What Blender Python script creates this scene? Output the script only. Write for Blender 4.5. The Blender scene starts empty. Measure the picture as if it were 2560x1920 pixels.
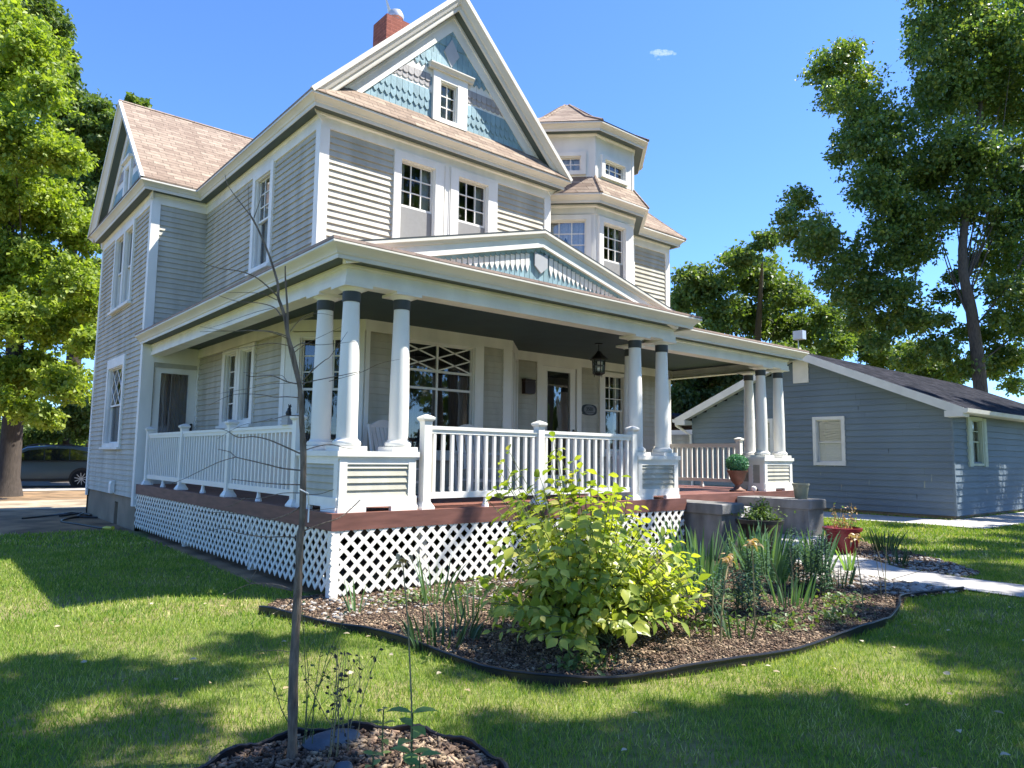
import bpy, bmesh, math, random
import numpy as np
from mathutils import Vector, Matrix
random.seed(7)
R_=math.radians
scene=bpy.context.scene
COL=scene.collection
# ---------------- camera ----------------
cd=bpy.data.cameras.new('camera'); cam=bpy.data.objects.new('camera',cd); COL.objects.link(cam)
RT=Vector((0.76542,-0.64340,0.01258)); UP=Vector((-0.07407,-0.06867,0.99489)); FW=Vector((0.63925,0.76244,0.10022))
m=Matrix((( RT.x,UP.x,-FW.x,-3.3162),(RT.y,UP.y,-FW.y,-6.7274),(RT.z,UP.z,-FW.z,1.4502),(0,0,0,1)))
cam.matrix_world=m
cd.sensor_width=36; cd.sensor_fit='HORIZONTAL'; cd.lens=1800.6/2560*36
cd.clip_start=.05; cd.clip_end=2000
scene.camera=cam
# ---------------- light ----------------
SUN=Vector((.54,-.38,1)).normalized()
elev=math.asin(SUN.z); azi=math.atan2(SUN.x,SUN.y)
w=bpy.data.worlds.new('World'); scene.world=w; w.use_nodes=True
nt=w.node_tree; nt.nodes.clear()
sky=nt.nodes.new('ShaderNodeTexSky'); sky.sky_type='NISHITA'; sky.sun_disc=False
sky.sun_elevation=elev; sky.sun_rotation=azi; sky.altitude=1500; sky.air_density=1.0; sky.dust_density=.25; sky.ozone_density=2.2
bg=nt.nodes.new('ShaderNodeBackground'); bg.inputs[1].default_value=.15
wo=nt.nodes.new('ShaderNodeOutputWorld')
tn=nt.nodes.new('ShaderNodeVectorMath'); tn.operation='MULTIPLY'; tn.inputs[1].default_value=(.45,.63,.90)
nt.links.new(sky.outputs[0],tn.inputs[0]); nt.links.new(tn.outputs[0],bg.inputs[0]); nt.links.new(bg.outputs[0],wo.inputs[0])
ld=bpy.data.lights.new('sun','SUN'); ld.energy=4.4; ld.angle=R_(.5); ld.color=(1,.955,.87)
lo=bpy.data.objects.new('sun',ld); COL.objects.link(lo); lo.rotation_euler=SUN.to_track_quat('Z','Y').to_euler(); lo.location=(10,-10,30)
scene.view_settings.view_transform='Standard'; scene.view_settings.look='None'
scene.view_settings.exposure=1.42; scene.view_settings.gamma=1
scene.render.engine='CYCLES'
scene.cycles.max_bounces=6; scene.cycles.diffuse_bounces=3; scene.cycles.transparent_max_bounces=10
# ---------------- materials ----------------
def _n(nt,t,**k):
    n=nt.nodes.new(t)
    for a,b in k.items(): setattr(n,a,b)
    return n
def mat(name,col,rough=.6,var=.12,scale=6,bump=0,bscale=40,metal=0,spec=.4,island=0,col2=None,stretch=None,c2scale=None,c2pos=(.45,.6),detail=4):
    m=bpy.data.materials.new(name); m.use_nodes=True; nt=m.node_tree; p=nt.nodes['Principled BSDF']
    p.inputs['Roughness'].default_value=rough; p.inputs['Metallic'].default_value=metal; p.inputs['Specular IOR Level'].default_value=spec
    tc=_n(nt,'ShaderNodeTexCoord'); src=tc.outputs['Object']
    if stretch:
        mp=_n(nt,'ShaderNodeMapping'); mp.inputs['Scale'].default_value=stretch; nt.links.new(src,mp.inputs[0]); src=mp.outputs[0]
    no=_n(nt,'ShaderNodeTexNoise'); no.inputs['Scale'].default_value=scale; no.inputs['Detail'].default_value=detail; nt.links.new(src,no.inputs[0])
    base=_n(nt,'ShaderNodeRGB'); base.outputs[0].default_value=(*col,1); bo=base.outputs[0]
    if col2:
        n2=_n(nt,'ShaderNodeTexNoise'); n2.inputs['Scale'].default_value=c2scale or scale*.3; n2.inputs['Detail'].default_value=5; nt.links.new(src,n2.inputs[0])
        cr=_n(nt,'ShaderNodeMapRange'); cr.inputs[1].default_value=c2pos[0]; cr.inputs[2].default_value=c2pos[1]; nt.links.new(n2.outputs[0],cr.inputs[0])
        mx=_n(nt,'ShaderNodeMix',data_type='RGBA'); nt.links.new(cr.outputs[0],mx.inputs[0]); nt.links.new(bo,mx.inputs[6]); mx.inputs[7].default_value=(*col2,1); bo=mx.outputs[2]
    mr=_n(nt,'ShaderNodeMapRange'); mr.inputs[1].default_value=.3; mr.inputs[2].default_value=.7; mr.inputs[3].default_value=1-var; mr.inputs[4].default_value=1+var
    nt.links.new(no.outputs[0],mr.inputs[0]); val=mr.outputs[0]
    if island:
        g=_n(nt,'ShaderNodeNewGeometry'); m2=_n(nt,'ShaderNodeMapRange'); m2.inputs[3].default_value=1-island; m2.inputs[4].default_value=1+island
        nt.links.new(g.outputs['Random Per Island'],m2.inputs[0]); mm=_n(nt,'ShaderNodeMath',operation='MULTIPLY'); nt.links.new(val,mm.inputs[0]); nt.links.new(m2.outputs[0],mm.inputs[1]); val=mm.outputs[0]
    vm=_n(nt,'ShaderNodeVectorMath',operation='SCALE'); nt.links.new(bo,vm.inputs[0]); nt.links.new(val,vm.inputs['Scale'])
    nt.links.new(vm.outputs[0],p.inputs['Base Color'])
    if bump:
        nb=_n(nt,'ShaderNodeTexNoise'); nb.inputs['Scale'].default_value=bscale; nb.inputs['Detail'].default_value=4; nt.links.new(src,nb.inputs[0])
        b=_n(nt,'ShaderNodeBump'); b.inputs['Strength'].default_value=bump; b.inputs['Distance'].default_value=.01; nt.links.new(nb.outputs[0],b.inputs['Height']); nt.links.new(b.outputs[0],p.inputs['Normal'])
    return m
def leafmat(name,c1,c2,trans=.35,rough=.45,spec=.4,c3=None,ns=.7,nw=.45):
    m=bpy.data.materials.new(name); m.use_nodes=True; nt=m.node_tree; nt.nodes.clear()
    g=_n(nt,'ShaderNodeNewGeometry'); cr=_n(nt,'ShaderNodeValToRGB'); e=cr.color_ramp.elements
    e[0].color=(*c1,1); e[1].color=(*c2,1)
    if c3: k=cr.color_ramp.elements.new(.93); k.color=(*c2,1); e[-1].color=(*c3,1)
    tc=_n(nt,'ShaderNodeTexCoord'); no=_n(nt,'ShaderNodeTexNoise'); no.inputs['Scale'].default_value=ns; no.inputs['Detail'].default_value=3; nt.links.new(tc.outputs['Object'],no.inputs[0])
    a1=_n(nt,'ShaderNodeMath',operation='MULTIPLY_ADD'); nt.links.new(no.outputs[0],a1.inputs[0]); a1.inputs[1].default_value=nw*2; a1.inputs[2].default_value=-nw
    a2=_n(nt,'ShaderNodeMath',operation='MULTIPLY_ADD'); nt.links.new(g.outputs['Random Per Island'],a2.inputs[0]); a2.inputs[1].default_value=1; nt.links.new(a1.outputs[0],a2.inputs[2]); nt.links.new(a2.outputs[0],cr.inputs[0])
    p=_n(nt,'ShaderNodeBsdfPrincipled'); p.inputs['Roughness'].default_value=rough; p.inputs['Specular IOR Level'].default_value=spec
    t=_n(nt,'ShaderNodeBsdfTranslucent'); sc=_n(nt,'ShaderNodeVectorMath',operation='MULTIPLY'); sc.inputs[1].default_value=(1.5,1.6,.5)
    nt.links.new(cr.outputs[0],p.inputs['Base Color']); nt.links.new(cr.outputs[0],sc.inputs[0]); nt.links.new(sc.outputs[0],t.inputs[0])
    mx=_n(nt,'ShaderNodeMixShader'); mx.inputs[0].default_value=trans; o=_n(nt,'ShaderNodeOutputMaterial')
    nt.links.new(p.outputs[0],mx.inputs[1]); nt.links.new(t.outputs[0],mx.inputs[2]); nt.links.new(mx.outputs[0],o.inputs[0])
    return m
def shinglemat(name,c1,c2,w,h,mode,mortar=.35,var=.1):
    # mode: which object axes drive the brick pattern: (u expr) 'x','y','xy'; v is always z scaled by slope
    m=bpy.data.materials.new(name); m.use_nodes=True; nt=m.node_tree; p=nt.nodes['Principled BSDF']; p.inputs['Roughness'].default_value=.9; p.inputs['Specular IOR Level'].default_value=.15
    tc=_n(nt,'ShaderNodeTexCoord'); sx=_n(nt,'ShaderNodeSeparateXYZ'); nt.links.new(tc.outputs['Object'],sx.inputs[0]); cx=_n(nt,'ShaderNodeCombineXYZ')
    if mode=='x': nt.links.new(sx.outputs[0],cx.inputs[0])
    elif mode=='y': nt.links.new(sx.outputs[1],cx.inputs[0])
    else:
        a=_n(nt,'ShaderNodeMath',operation='SUBTRACT' if mode=='xy' else 'ADD'); nt.links.new(sx.outputs[0],a.inputs[0]); nt.links.new(sx.outputs[1],a.inputs[1]); nt.links.new(a.outputs[0],cx.inputs[0])
    nt.links.new(sx.outputs[2],cx.inputs[1])
    br=_n(nt,'ShaderNodeTexBrick'); br.offset=.37; br.inputs['Scale'].default_value=1; br.inputs['Brick Width'].default_value=w; br.inputs['Row Height'].default_value=h
    br.inputs['Mortar Size'].default_value=h*.06; br.inputs['Mortar Smooth'].default_value=.3; br.inputs['Bias'].default_value=0
    br.inputs['Color1'].default_value=(*c1,1); br.inputs['Color2'].default_value=(*c2,1); br.inputs['Mortar'].default_value=(c1[0]*mortar,c1[1]*mortar,c1[2]*mortar,1)
    nt.links.new(cx.outputs[0],br.inputs[0])
    no=_n(nt,'ShaderNodeTexNoise'); no.inputs['Scale'].default_value=9; no.inputs['Detail'].default_value=8; nt.links.new(tc.outputs['Object'],no.inputs[0])
    mr=_n(nt,'ShaderNodeMapRange'); mr.inputs[1].default_value=.3; mr.inputs[2].default_value=.7; mr.inputs[3].default_value=1-var*1.5; mr.inputs[4].default_value=1+var*1.5; nt.links.new(no.outputs[0],mr.inputs[0])
    vm=_n(nt,'ShaderNodeVectorMath',operation='SCALE'); nt.links.new(br.outputs[0],vm.inputs[0]); nt.links.new(mr.outputs[0],vm.inputs['Scale']); nt.links.new(vm.outputs[0],p.inputs['Base Color'])
    b=_n(nt,'ShaderNodeBump'); b.inputs['Strength'].default_value=.7; b.inputs['Distance'].default_value=.012; b.invert=True; nt.links.new(br.outputs['Fac'],b.inputs['Height']); nt.links.new(b.outputs[0],p.inputs['Normal'])
    return m
def glassmat(name,tint=(.9,.95,1),boost=.05,rough=.02,dirt=.0):
    m=bpy.data.materials.new(name); m.use_nodes=True; nt=m.node_tree; nt.nodes.clear()
    t=_n(nt,'ShaderNodeBsdfTransparent'); t.inputs[0].default_value=(*tint,1); g=_n(nt,'ShaderNodeBsdfGlossy'); g.inputs['Roughness'].default_value=rough
    f=_n(nt,'ShaderNodeFresnel'); f.inputs[0].default_value=1.5; a=_n(nt,'ShaderNodeMath',operation='ADD'); a.inputs[1].default_value=boost; nt.links.new(f.outputs[0],a.inputs[0])
    no=_n(nt,'ShaderNodeTexNoise'); no.inputs['Scale'].default_value=1.3; bmp=_n(nt,'ShaderNodeBump'); bmp.inputs['Strength'].default_value=.12; bmp.inputs['Distance'].default_value=.05
    nt.links.new(no.outputs[0],bmp.inputs['Height']); nt.links.new(bmp.outputs[0],g.inputs['Normal'])
    mx=_n(nt,'ShaderNodeMixShader'); o=_n(nt,'ShaderNodeOutputMaterial'); nt.links.new(a.outputs[0],mx.inputs[0]); nt.links.new(t.outputs[0],mx.inputs[1]); nt.links.new(g.outputs[0],mx.inputs[2]); nt.links.new(mx.outputs[0],o.inputs[0])
    return m
M={}
M['siding']=mat('siding_paint',(.50,.48,.40),.6,.12,1.5,.25,60,stretch=(3,3,.7),col2=(.43,.41,.33),c2scale=.7,island=.05)
M['white']=mat('white_trim_paint',(.83,.81,.74),.5,.10,2.5,.1,50,stretch=(1,1,.35))
M['cream']=mat('cornice_paint',(.70,.67,.59),.5,.06,2,.08,50)
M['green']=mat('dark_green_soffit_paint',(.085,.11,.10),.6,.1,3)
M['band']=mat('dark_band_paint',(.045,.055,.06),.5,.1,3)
M['teal']=mat('teal_shingle_paint',(.23,.36,.40),.65,.08,5,.2,60,island=.12)
M['tealw']=mat('white_shingle_paint',(.80,.78,.72),.6,.05,5,.15,60,island=.04)
M['greysh']=mat('grey_shingle_paint',(.36,.34,.33),.65,.08,5,.2,60,island=.08)
M['shield']=mat('grey_shield_paint',(.42,.43,.44),.5,.05,4)
c1,c2=(.35,.275,.21),(.23,.17,.13)
M['shx']=shinglemat('roof_shingles_front',c1,c2,.30,.085,'x')
M['shy']=shinglemat('roof_shingles_side',c1,c2,.30,.085,'y')
M['shd']=shinglemat('roof_shingles_diagonal',c1,c2,.42,.085,'xy')
M['shlow']=shinglemat('porch_roof_shingles',(.42,.32,.27),(.3,.22,.19),.30,.04,'x')
M['brick']=shinglemat('red_chimney_brick',(.36,.13,.09),(.26,.09,.065),.21,.07,'xyp',1.5,.1)
M['deck']=mat('red_brown_deck_boards',(.23,.10,.072),.55,.15,4,.15,60,col2=(.21,.09,.065))
M['deckf']=mat('red_brown_fascia',(.17,.075,.058),.55,.25,3,.1,60,stretch=(1,1,6))
M['vinyl']=mat('white_vinyl',(.84,.82,.75),.35,.02,3)
M['concrete']=mat('grey_painted_concrete',(.23,.225,.215),.85,.25,5,.5,80,stretch=(1,1,.4),col2=(.14,.135,.125),c2scale=2)
M['step']=mat('pale_concrete',(.42,.41,.39),.85,.12,6,.3,90)
M['found']=mat('tan_foundation',(.32,.25,.17),.9,.2,3,.5,50,col2=(.24,.19,.13),c2scale=1.5)
M['walk']=mat('concrete_walk',(.46,.44,.40),.9,.10,4,.25,90,col2=(.38,.36,.33),c2scale=1.2)
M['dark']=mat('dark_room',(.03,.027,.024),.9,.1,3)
M['curtain']=mat('white_lace_curtain',(.75,.73,.68),.8,.25,30,stretch=(6,6,1))
M['drape']=mat('dark_drapes',(.05,.035,.03),.9,.4,14,stretch=(8,8,.5))
M['screen']=mat('grey_window_screen',(.26,.26,.25),.7,.04,20)
M['blind']=mat('cream_blind_slats',(.62,.61,.52),.5,.03,20,island=.04)
M['glass']=glassmat('window_glass',boost=.09); M['glass2']=glassmat('bright_window_glass',boost=.16)
M['black']=mat('black_metal',(.012,.011,.011),.4,.1,8,metal=0,spec=.5)
M['blue']=mat('blue_grey_siding',(.16,.205,.24),.65,.08,1.2,.2,40,island=.05,col2=(.135,.175,.21),c2scale=.6)
M['bwhite']=mat('weathered_white_trim',(.72,.69,.64),.6,.08,3,.1,40)
M['mint']=mat('pale_green_shutter',(.50,.56,.44),.6,.06,3)
M['asph']=mat('dark_asphalt_shingles',(.018,.019,.024),1,.35,6,.5,60,col2=(.035,.035,.042),c2scale=3,spec=.05)
M['galv']=mat('pale_metal',(.6,.6,.58),.35,.06,5,metal=.4)
M['bark']=mat('grey_brown_bark',(.13,.10,.075),.9,.35,9,.9,24,stretch=(3,3,.6))
M['barkd']=mat('dark_bark',(.065,.052,.042),.9,.3,9,.9,24,stretch=(3,3,.6))
M['twig']=mat('grey_sapling_bark',(.19,.145,.105),.85,.45,30,1.0,60,stretch=(2,2,.4))
# ---------------- mesh builder ----------------
class MB:
    def __init__(s): s.v=[]; s.f=[]; s.m=[]
    def face(s,pts,m=0):
        n=len(s.v); s.v+= [tuple(p) for p in pts]; s.f.append(tuple(range(n,n+len(pts)))); s.m.append(m)
    def hexa(s,c,m=0):   # c: 8 corners bottom 4 ccw, top 4 ccw
        n=len(s.v); s.v+=[tuple(p) for p in c]
        for q in ((3,2,1,0),(4,5,6,7),(0,1,5,4),(1,2,6,5),(2,3,7,6),(3,0,4,7)): s.f.append(tuple(n+i for i in q)); s.m.append(m)
    def box(s,x0,y0,z0,x1,y1,z1,m=0):
        s.hexa([(x0,y0,z0),(x1,y0,z0),(x1,y1,z0),(x0,y1,z0),(x0,y0,z1),(x1,y0,z1),(x1,y1,z1),(x0,y1,z1)],m)
    def fbox(s,F,s0,s1,z0,z1,o0,o1,m=0):
        P=F.pt; s.hexa([P(s0,z0,o1),P(s1,z0,o1),P(s1,z0,o0),P(s0,z0,o0),P(s0,z1,o1),P(s1,z1,o1),P(s1,z1,o0),P(s0,z1,o0)],m)
    def bar(s,a,b,wd,th,n,m=0):   # flat bar from a to b, width wd in plane, thickness th along n
        a=Vector(a);b=Vector(b);d=(b-a).normalized();n=Vector(n).normalized();u=d.cross(n)*wd/2;t=n*th/2
        s.hexa([a-u-t,a+u-t,b+u-t,b-u-t,a-u+t,a+u+t,b+u+t,b-u+t],m)
    def prism(s,pts,vec,m=0,caps=True):
        vec=Vector(vec);n=len(s.v);k=len(pts); s.v+=[tuple(p) for p in pts]+[tuple(Vector(p)+vec) for p in pts]
        if caps:
            s.f.append(tuple(range(n,n+k))[::-1]); s.m.append(m); s.f.append(tuple(range(n+k,n+2*k))); s.m.append(m)
        for i in range(k):
            j=(i+1)%k; s.f.append((n+i,n+j,n+k+j,n+k+i)); s.m.append(m)
    def lathe(s,prof,c=(0,0,0),seg=20,m=0,sq=False,rot=0):
        n=len(s.v);c=Vector(c)
        for r,z in prof:
            for i in range(seg):
                a=2*math.pi*i/seg+rot
                s.v.append((c.x+r*math.cos(a),c.y+r*math.sin(a),c.z+z))
        for k in range(len(prof)-1):
            for i in range(seg):
                j=(i+1)%seg; s.f.append((n+k*seg+i,n+k*seg+j,n+(k+1)*seg+j,n+(k+1)*seg+i)); s.m.append(m)
        if prof[0][0]>1e-6: s.f.append(tuple(n+i for i in range(seg))[::-1]); s.m.append(m)
        if prof[-1][0]>1e-6: s.f.append(tuple(n+(len(prof)-1)*seg+i for i in range(seg))); s.m.append(m)
    def tube(s,pts,r0,r1=None,seg=6,m=0,rs=None):
        pts=[Vector(p) for p in pts]; k=len(pts)
        if r1 is None: r1=r0
        if rs is None: rs=[r0+(r1-r0)*i/(k-1) for i in range(k)]
        n=len(s.v); ref=Vector((0,0,1)); 
        d0=(pts[1]-pts[0]).normalized()
        if abs(d0.z)>.9: ref=Vector((1,0,0))
        u=d0.cross(ref).normalized()
        for i,p in enumerate(pts):
            d=(pts[min(i+1,k-1)]-pts[max(i-1,0)]).normalized(); u=(u-d*u.dot(d)).normalized(); v=d.cross(u)
            for j in range(seg):
                a=2*math.pi*j/seg; s.v.append(tuple(p+(u*math.cos(a)+v*math.sin(a))*rs[i]))
        for i in range(k-1):
            for j in range(seg):
                q=(j+1)%seg; s.f.append((n+i*seg+j,n+i*seg+q,n+(i+1)*seg+q,n+(i+1)*seg+j)); s.m.append(m)
        s.f.append(tuple(n+j for j in range(seg))[::-1]); s.m.append(m); s.f.append(tuple(n+(k-1)*seg+j for j in range(seg))); s.m.append(m)
    def sweep(s,prof,path,mats,mapf,closed=False,side=1):
        # path: 2D pts; prof: (offset, height); outward = right of travel
        k=len(path); P=[Vector(p) for p in path]; off=[]
        for i in range(k):
            if closed: a=P[i-1];c=P[(i+1)%k]
            else: a=P[max(i-1,0)]; c=P[min(i+1,k-1)]
            b=P[i]; d1=(b-a) if (closed or i>0) else (c-b); d2=(c-b) if (closed or i<k-1) else (b-a)
            d1=d1.normalized(); d2=d2.normalized(); n1=Vector((d1.y,-d1.x)); n2=Vector((d2.y,-d2.x)); nn=n1+n2
            off.append(nn/(max(nn.dot(nn)/2,.15))*side)
        n=len(s.v); q=len(prof)
        for i in range(k):
            for (o,h) in prof:
                p=P[i]+off[i]*o; s.v.append(tuple(mapf(p.x,p.y,h)))
        for i in range(k if closed else k-1):
            j=(i+1)%k
            for a in range(q-1):
                s.f.append((n+i*q+a,n+j*q+a,n+j*q+a+1,n+i*q+a+1)); s.m.append(mats[a] if isinstance(mats,(list,tuple)) else mats)
        if not closed:
            for i in (0,k-1):
                s.f.append(tuple(n+i*q+a for a in range(q))); s.m.append(mats[0] if isinstance(mats,(list,tuple)) else mats)
    def build(s,name,mats,parent=None,smooth=False,local=False):
        me=bpy.data.meshes.new(name); me.from_pydata(s.v,[],s.f)
        if not isinstance(mats,(list,tuple)): mats=[mats]
        for x in mats: me.materials.append(M[x] if isinstance(x,str) else x)
        me.polygons.foreach_set('material_index',s.m)
        if smooth:
            me.polygons.foreach_set('use_smooth',[True]*len(me.polygons))
            try: me.set_sharp_from_angle(angle=R_(38))
            except Exception: pass
        me.update(); o=bpy.data.objects.new(name,me); COL.objects.link(o); attach(o,parent); return o
ORG={}
def attach(o,parent):
    if parent is not None:
        o.parent=parent
        if parent.name in ORG: o.matrix_parent_inverse=Matrix.Translation(-ORG[parent.name])
def tag(o,label=None,cat=None,group=None,kind=None):
    if label: o['label']=label
    if cat: o['category']=cat
    if group: o['group']=group
    if kind: o['kind']=kind
    return o
def empty(name,loc,label,cat,group=None,local=False,rz=0):
    o=bpy.data.objects.new(name,None); COL.objects.link(o); o.location=loc; o.rotation_euler=(0,0,rz); o.empty_display_size=.1
    if not local: ORG[o.name]=Vector(loc)
    return tag(o,label,cat,group)
def copytree(o,parent=None):
    c=o.copy(); COL.objects.link(c)
    if parent: c.parent=parent
    for ch in list(o.children): copytree(ch,c)
    return c
class Fr:
    def __init__(s,p0,p1):
        s.p=Vector((p0[0],p0[1])); e=Vector((p1[0],p1[1])); s.L=(e-s.p).length; s.d=(e-s.p).normalized(); s.n=Vector((s.d.y,-s.d.x))
    def pt(s,a,z,o=0):
        q=s.p+s.d*a+s.n*o; return Vector((q.x,q.y,z))
# instanced-by-copy templates (numpy)
def inst(name,T,F,pos,ax,nr,sc,mats,parent=None,midx=None,smooth=False,sc2=None):
    T=np.array(T,float); n=len(pos); ax=ax/np.linalg.norm(ax,axis=1,keepdims=True)
    nr=nr-(nr*ax).sum(1,keepdims=True)*ax; nr/=np.maximum(np.linalg.norm(nr,axis=1,keepdims=True),1e-6); sd=np.cross(ax,nr)
    sc=np.asarray(sc)[:,None,None]; s2=sc if sc2 is None else np.asarray(sc2)[:,None,None]
    V=pos[:,None,:]+sc*T[None,:,0:1]*ax[:,None,:]+s2*T[None,:,1:2]*sd[:,None,:]+s2*T[None,:,2:3]*nr[:,None,:]
    k=len(T); V=V.reshape(-1,3); me=bpy.data.meshes.new(name); me.vertices.add(n*k); me.vertices.foreach_set('co',V.ravel())
    lens=[len(f) for f in F]; flat=np.concatenate([np.array(f) for f in F]); idx=(flat[None,:]+(np.arange(n)*k)[:,None]).ravel()
    me.loops.add(len(idx)); me.loops.foreach_set('vertex_index',idx.astype(np.int32))
    tot=np.tile(np.array(lens),n); st=np.concatenate([[0],np.cumsum(tot)[:-1]]); me.polygons.add(len(tot))
    me.polygons.foreach_set('loop_start',st.astype(np.int32)); me.polygons.foreach_set('loop_total',tot.astype(np.int32))
    if not isinstance(mats,(list,tuple)): mats=[mats]
    for x in mats: me.materials.append(M[x] if isinstance(x,str) else x)
    if midx is not None: me.polygons.foreach_set('material_index',np.repeat(midx,len(F)).astype(np.int32))
    if smooth: me.polygons.foreach_set('use_smooth',np.ones(len(tot),bool))
    me.update(calc_edges=True); o=bpy.data.objects.new(name,me); COL.objects.link(o); attach(o,parent); return o
LEAF4=([(0,0,0),(.45,.32,.06),(1,0,-.05),(.45,-.32,.06)],[(0,1,2),(0,2,3)])
LEAF8=([(0,0,0),(.22,.22,.05),(.5,.30,.06),(.78,.16,0),(1,0,-.14),(.78,-.16,0),(.5,-.30,.06),(.22,-.22,.05),(.35,0,-.015),(.7,0,-.05)],
       [(0,1,8),(1,2,8),(2,9,8),(2,3,9),(3,4,9),(4,5,9),(5,6,9),(6,8,9),(6,7,8),(7,0,8)])
def rnd_unit(rng,n):
    v=rng.normal(size=(n,3)); return v/np.linalg.norm(v,axis=1,keepdims=True)
def crown(name,clumps,n,leaf,mats,parent,seed,sub=26,subr=.30,flat=.75,droop=0,shell=.5):
    # leaves strung along many outward sprays, so the outline stays ragged
    rng=np.random.RandomState(seed); C=np.array([c[:3] for c in clumps],float); R=np.array([c[3] for c in clumps],float)
    wgt=R**2/np.sum(R**2); P=[]
    for c,r,wt in zip(C,R,wgt):
        k=max(5,int(sub*1.5)); u=rnd_unit(rng,k); ln=r*(.45+.80*rng.rand(k)**.8); end=c+u*ln[:,None]*np.array([1,1,flat])+np.array([0,0,.12*r]); st=c+u*(.15*r)+rng.normal(size=(k,3))*.22*r
        m=int(n*wt)+1; wk=rng.rand(k)**1.2+.15; wk/=wk.sum(); ch=rng.choice(k,m,p=wk); t=rng.rand(m)**.65
        wd=(.055+.13*(1-np.abs(2*t-1.15)))*r*(subr/.28); g=np.clip(rng.normal(size=(m,3)),-2.4,2.4)*wd[:,None]*np.array([1,1,.65])
        sag=-(t**2)*.16*r; q=st[ch]+(end[ch]-st[ch])*t[:,None]+g; q[:,2]+=sag; P.append(q)
    P=np.concatenate(P); m=len(P); ax=rnd_unit(rng,m)+np.array([0,0,-.35-droop]); nr=rnd_unit(rng,m)*.85+np.array([.1,-.1,.85])
    return inst(name,LEAF4[0],LEAF4[1],P,ax,nr,leaf*(.45+.9*rng.rand(m)),mats,parent)
# ================= THE HOUSE =================
HS=empty('victorian_house',(4,5,0),'large grey Victorian house with white trim, corner tower, teal shingled gable and wraparound porch','house')
SR=random.Random(9)
def siding(mb,F,s0,s1,z0,z1,e=.1,holes=(),clip=None,o0=.0,o1=.023,m=0,mb2=None):
    z=z0
    while z<z1-1e-4:
        zt=min(z+e,z1); zm=(z+zt)/2; a,b=(s0,s1) if clip is None else clip(zm)
        a=max(a,s0);b=min(b,s1)
        if b>a:
            iv=[(a,b)]
            for (h0,h1,h2,h3) in holes:
                if zm>h2 and zm<h3:
                    nv=[]
                    for (p,q) in iv:
                        if h1<=p or h0>=q: nv.append((p,q)); continue
                        if h0>p: nv.append((p,h0))
                        if h1<q: nv.append((h1,q))
                    iv=nv
            for (p,q) in iv:
                P=F.pt; x=p
                while x<q-1e-4:
                    nx=x+SR.uniform(1.3,3.6)
                    if nx>q-.4: nx=q
                    g=.0025 if nx<q else 0; dz=SR.uniform(-.0015,.0015); do=SR.uniform(-.0015,.002)
                    n=len(mb.v); mb.v+=[tuple(v) for v in (P(x,z+dz,o0),P(nx-g,z+dz,o0),P(x,z+dz,o1+do),P(nx-g,z+dz,o1+do),P(x,zt+.004,o0),P(nx-g,zt+.004,o0))]
                    mb.f+=[(n,n+1,n+3,n+2),(n+2,n+3,n+5,n+4)]; mb.m+=[m,m]; x=nx
        z=zt
def wall_panel(mb,F,s0,s1,z0,z1,holes,o=0,m=0):
    # flat wall cut into rectangles around holes
    zs=sorted(set([z0,z1]+[min(max(h[2],z0),z1) for h in holes]+[min(max(h[3],z0),z1) for h in holes]))
    for a,b in zip(zs,zs[1:]):
        if b-a<1e-4: continue
        zm=(a+b)/2; iv=[(s0,s1)]
        for h in holes:
            if h[2]<zm<h[3]:
                nv=[]
                for (p,q) in iv:
                    if h[1]<=p or h[0]>=q: nv.append((p,q)); continue
                    if h[0]>p: nv.append((p,h[0]))
                    if h[1]<q: nv.append((h[1],q))
                iv=nv
        for p,q in iv: mb.face([F.pt(p,a,o),F.pt(q,a,o),F.pt(q,b,o),F.pt(p,b,o)],m)
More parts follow.
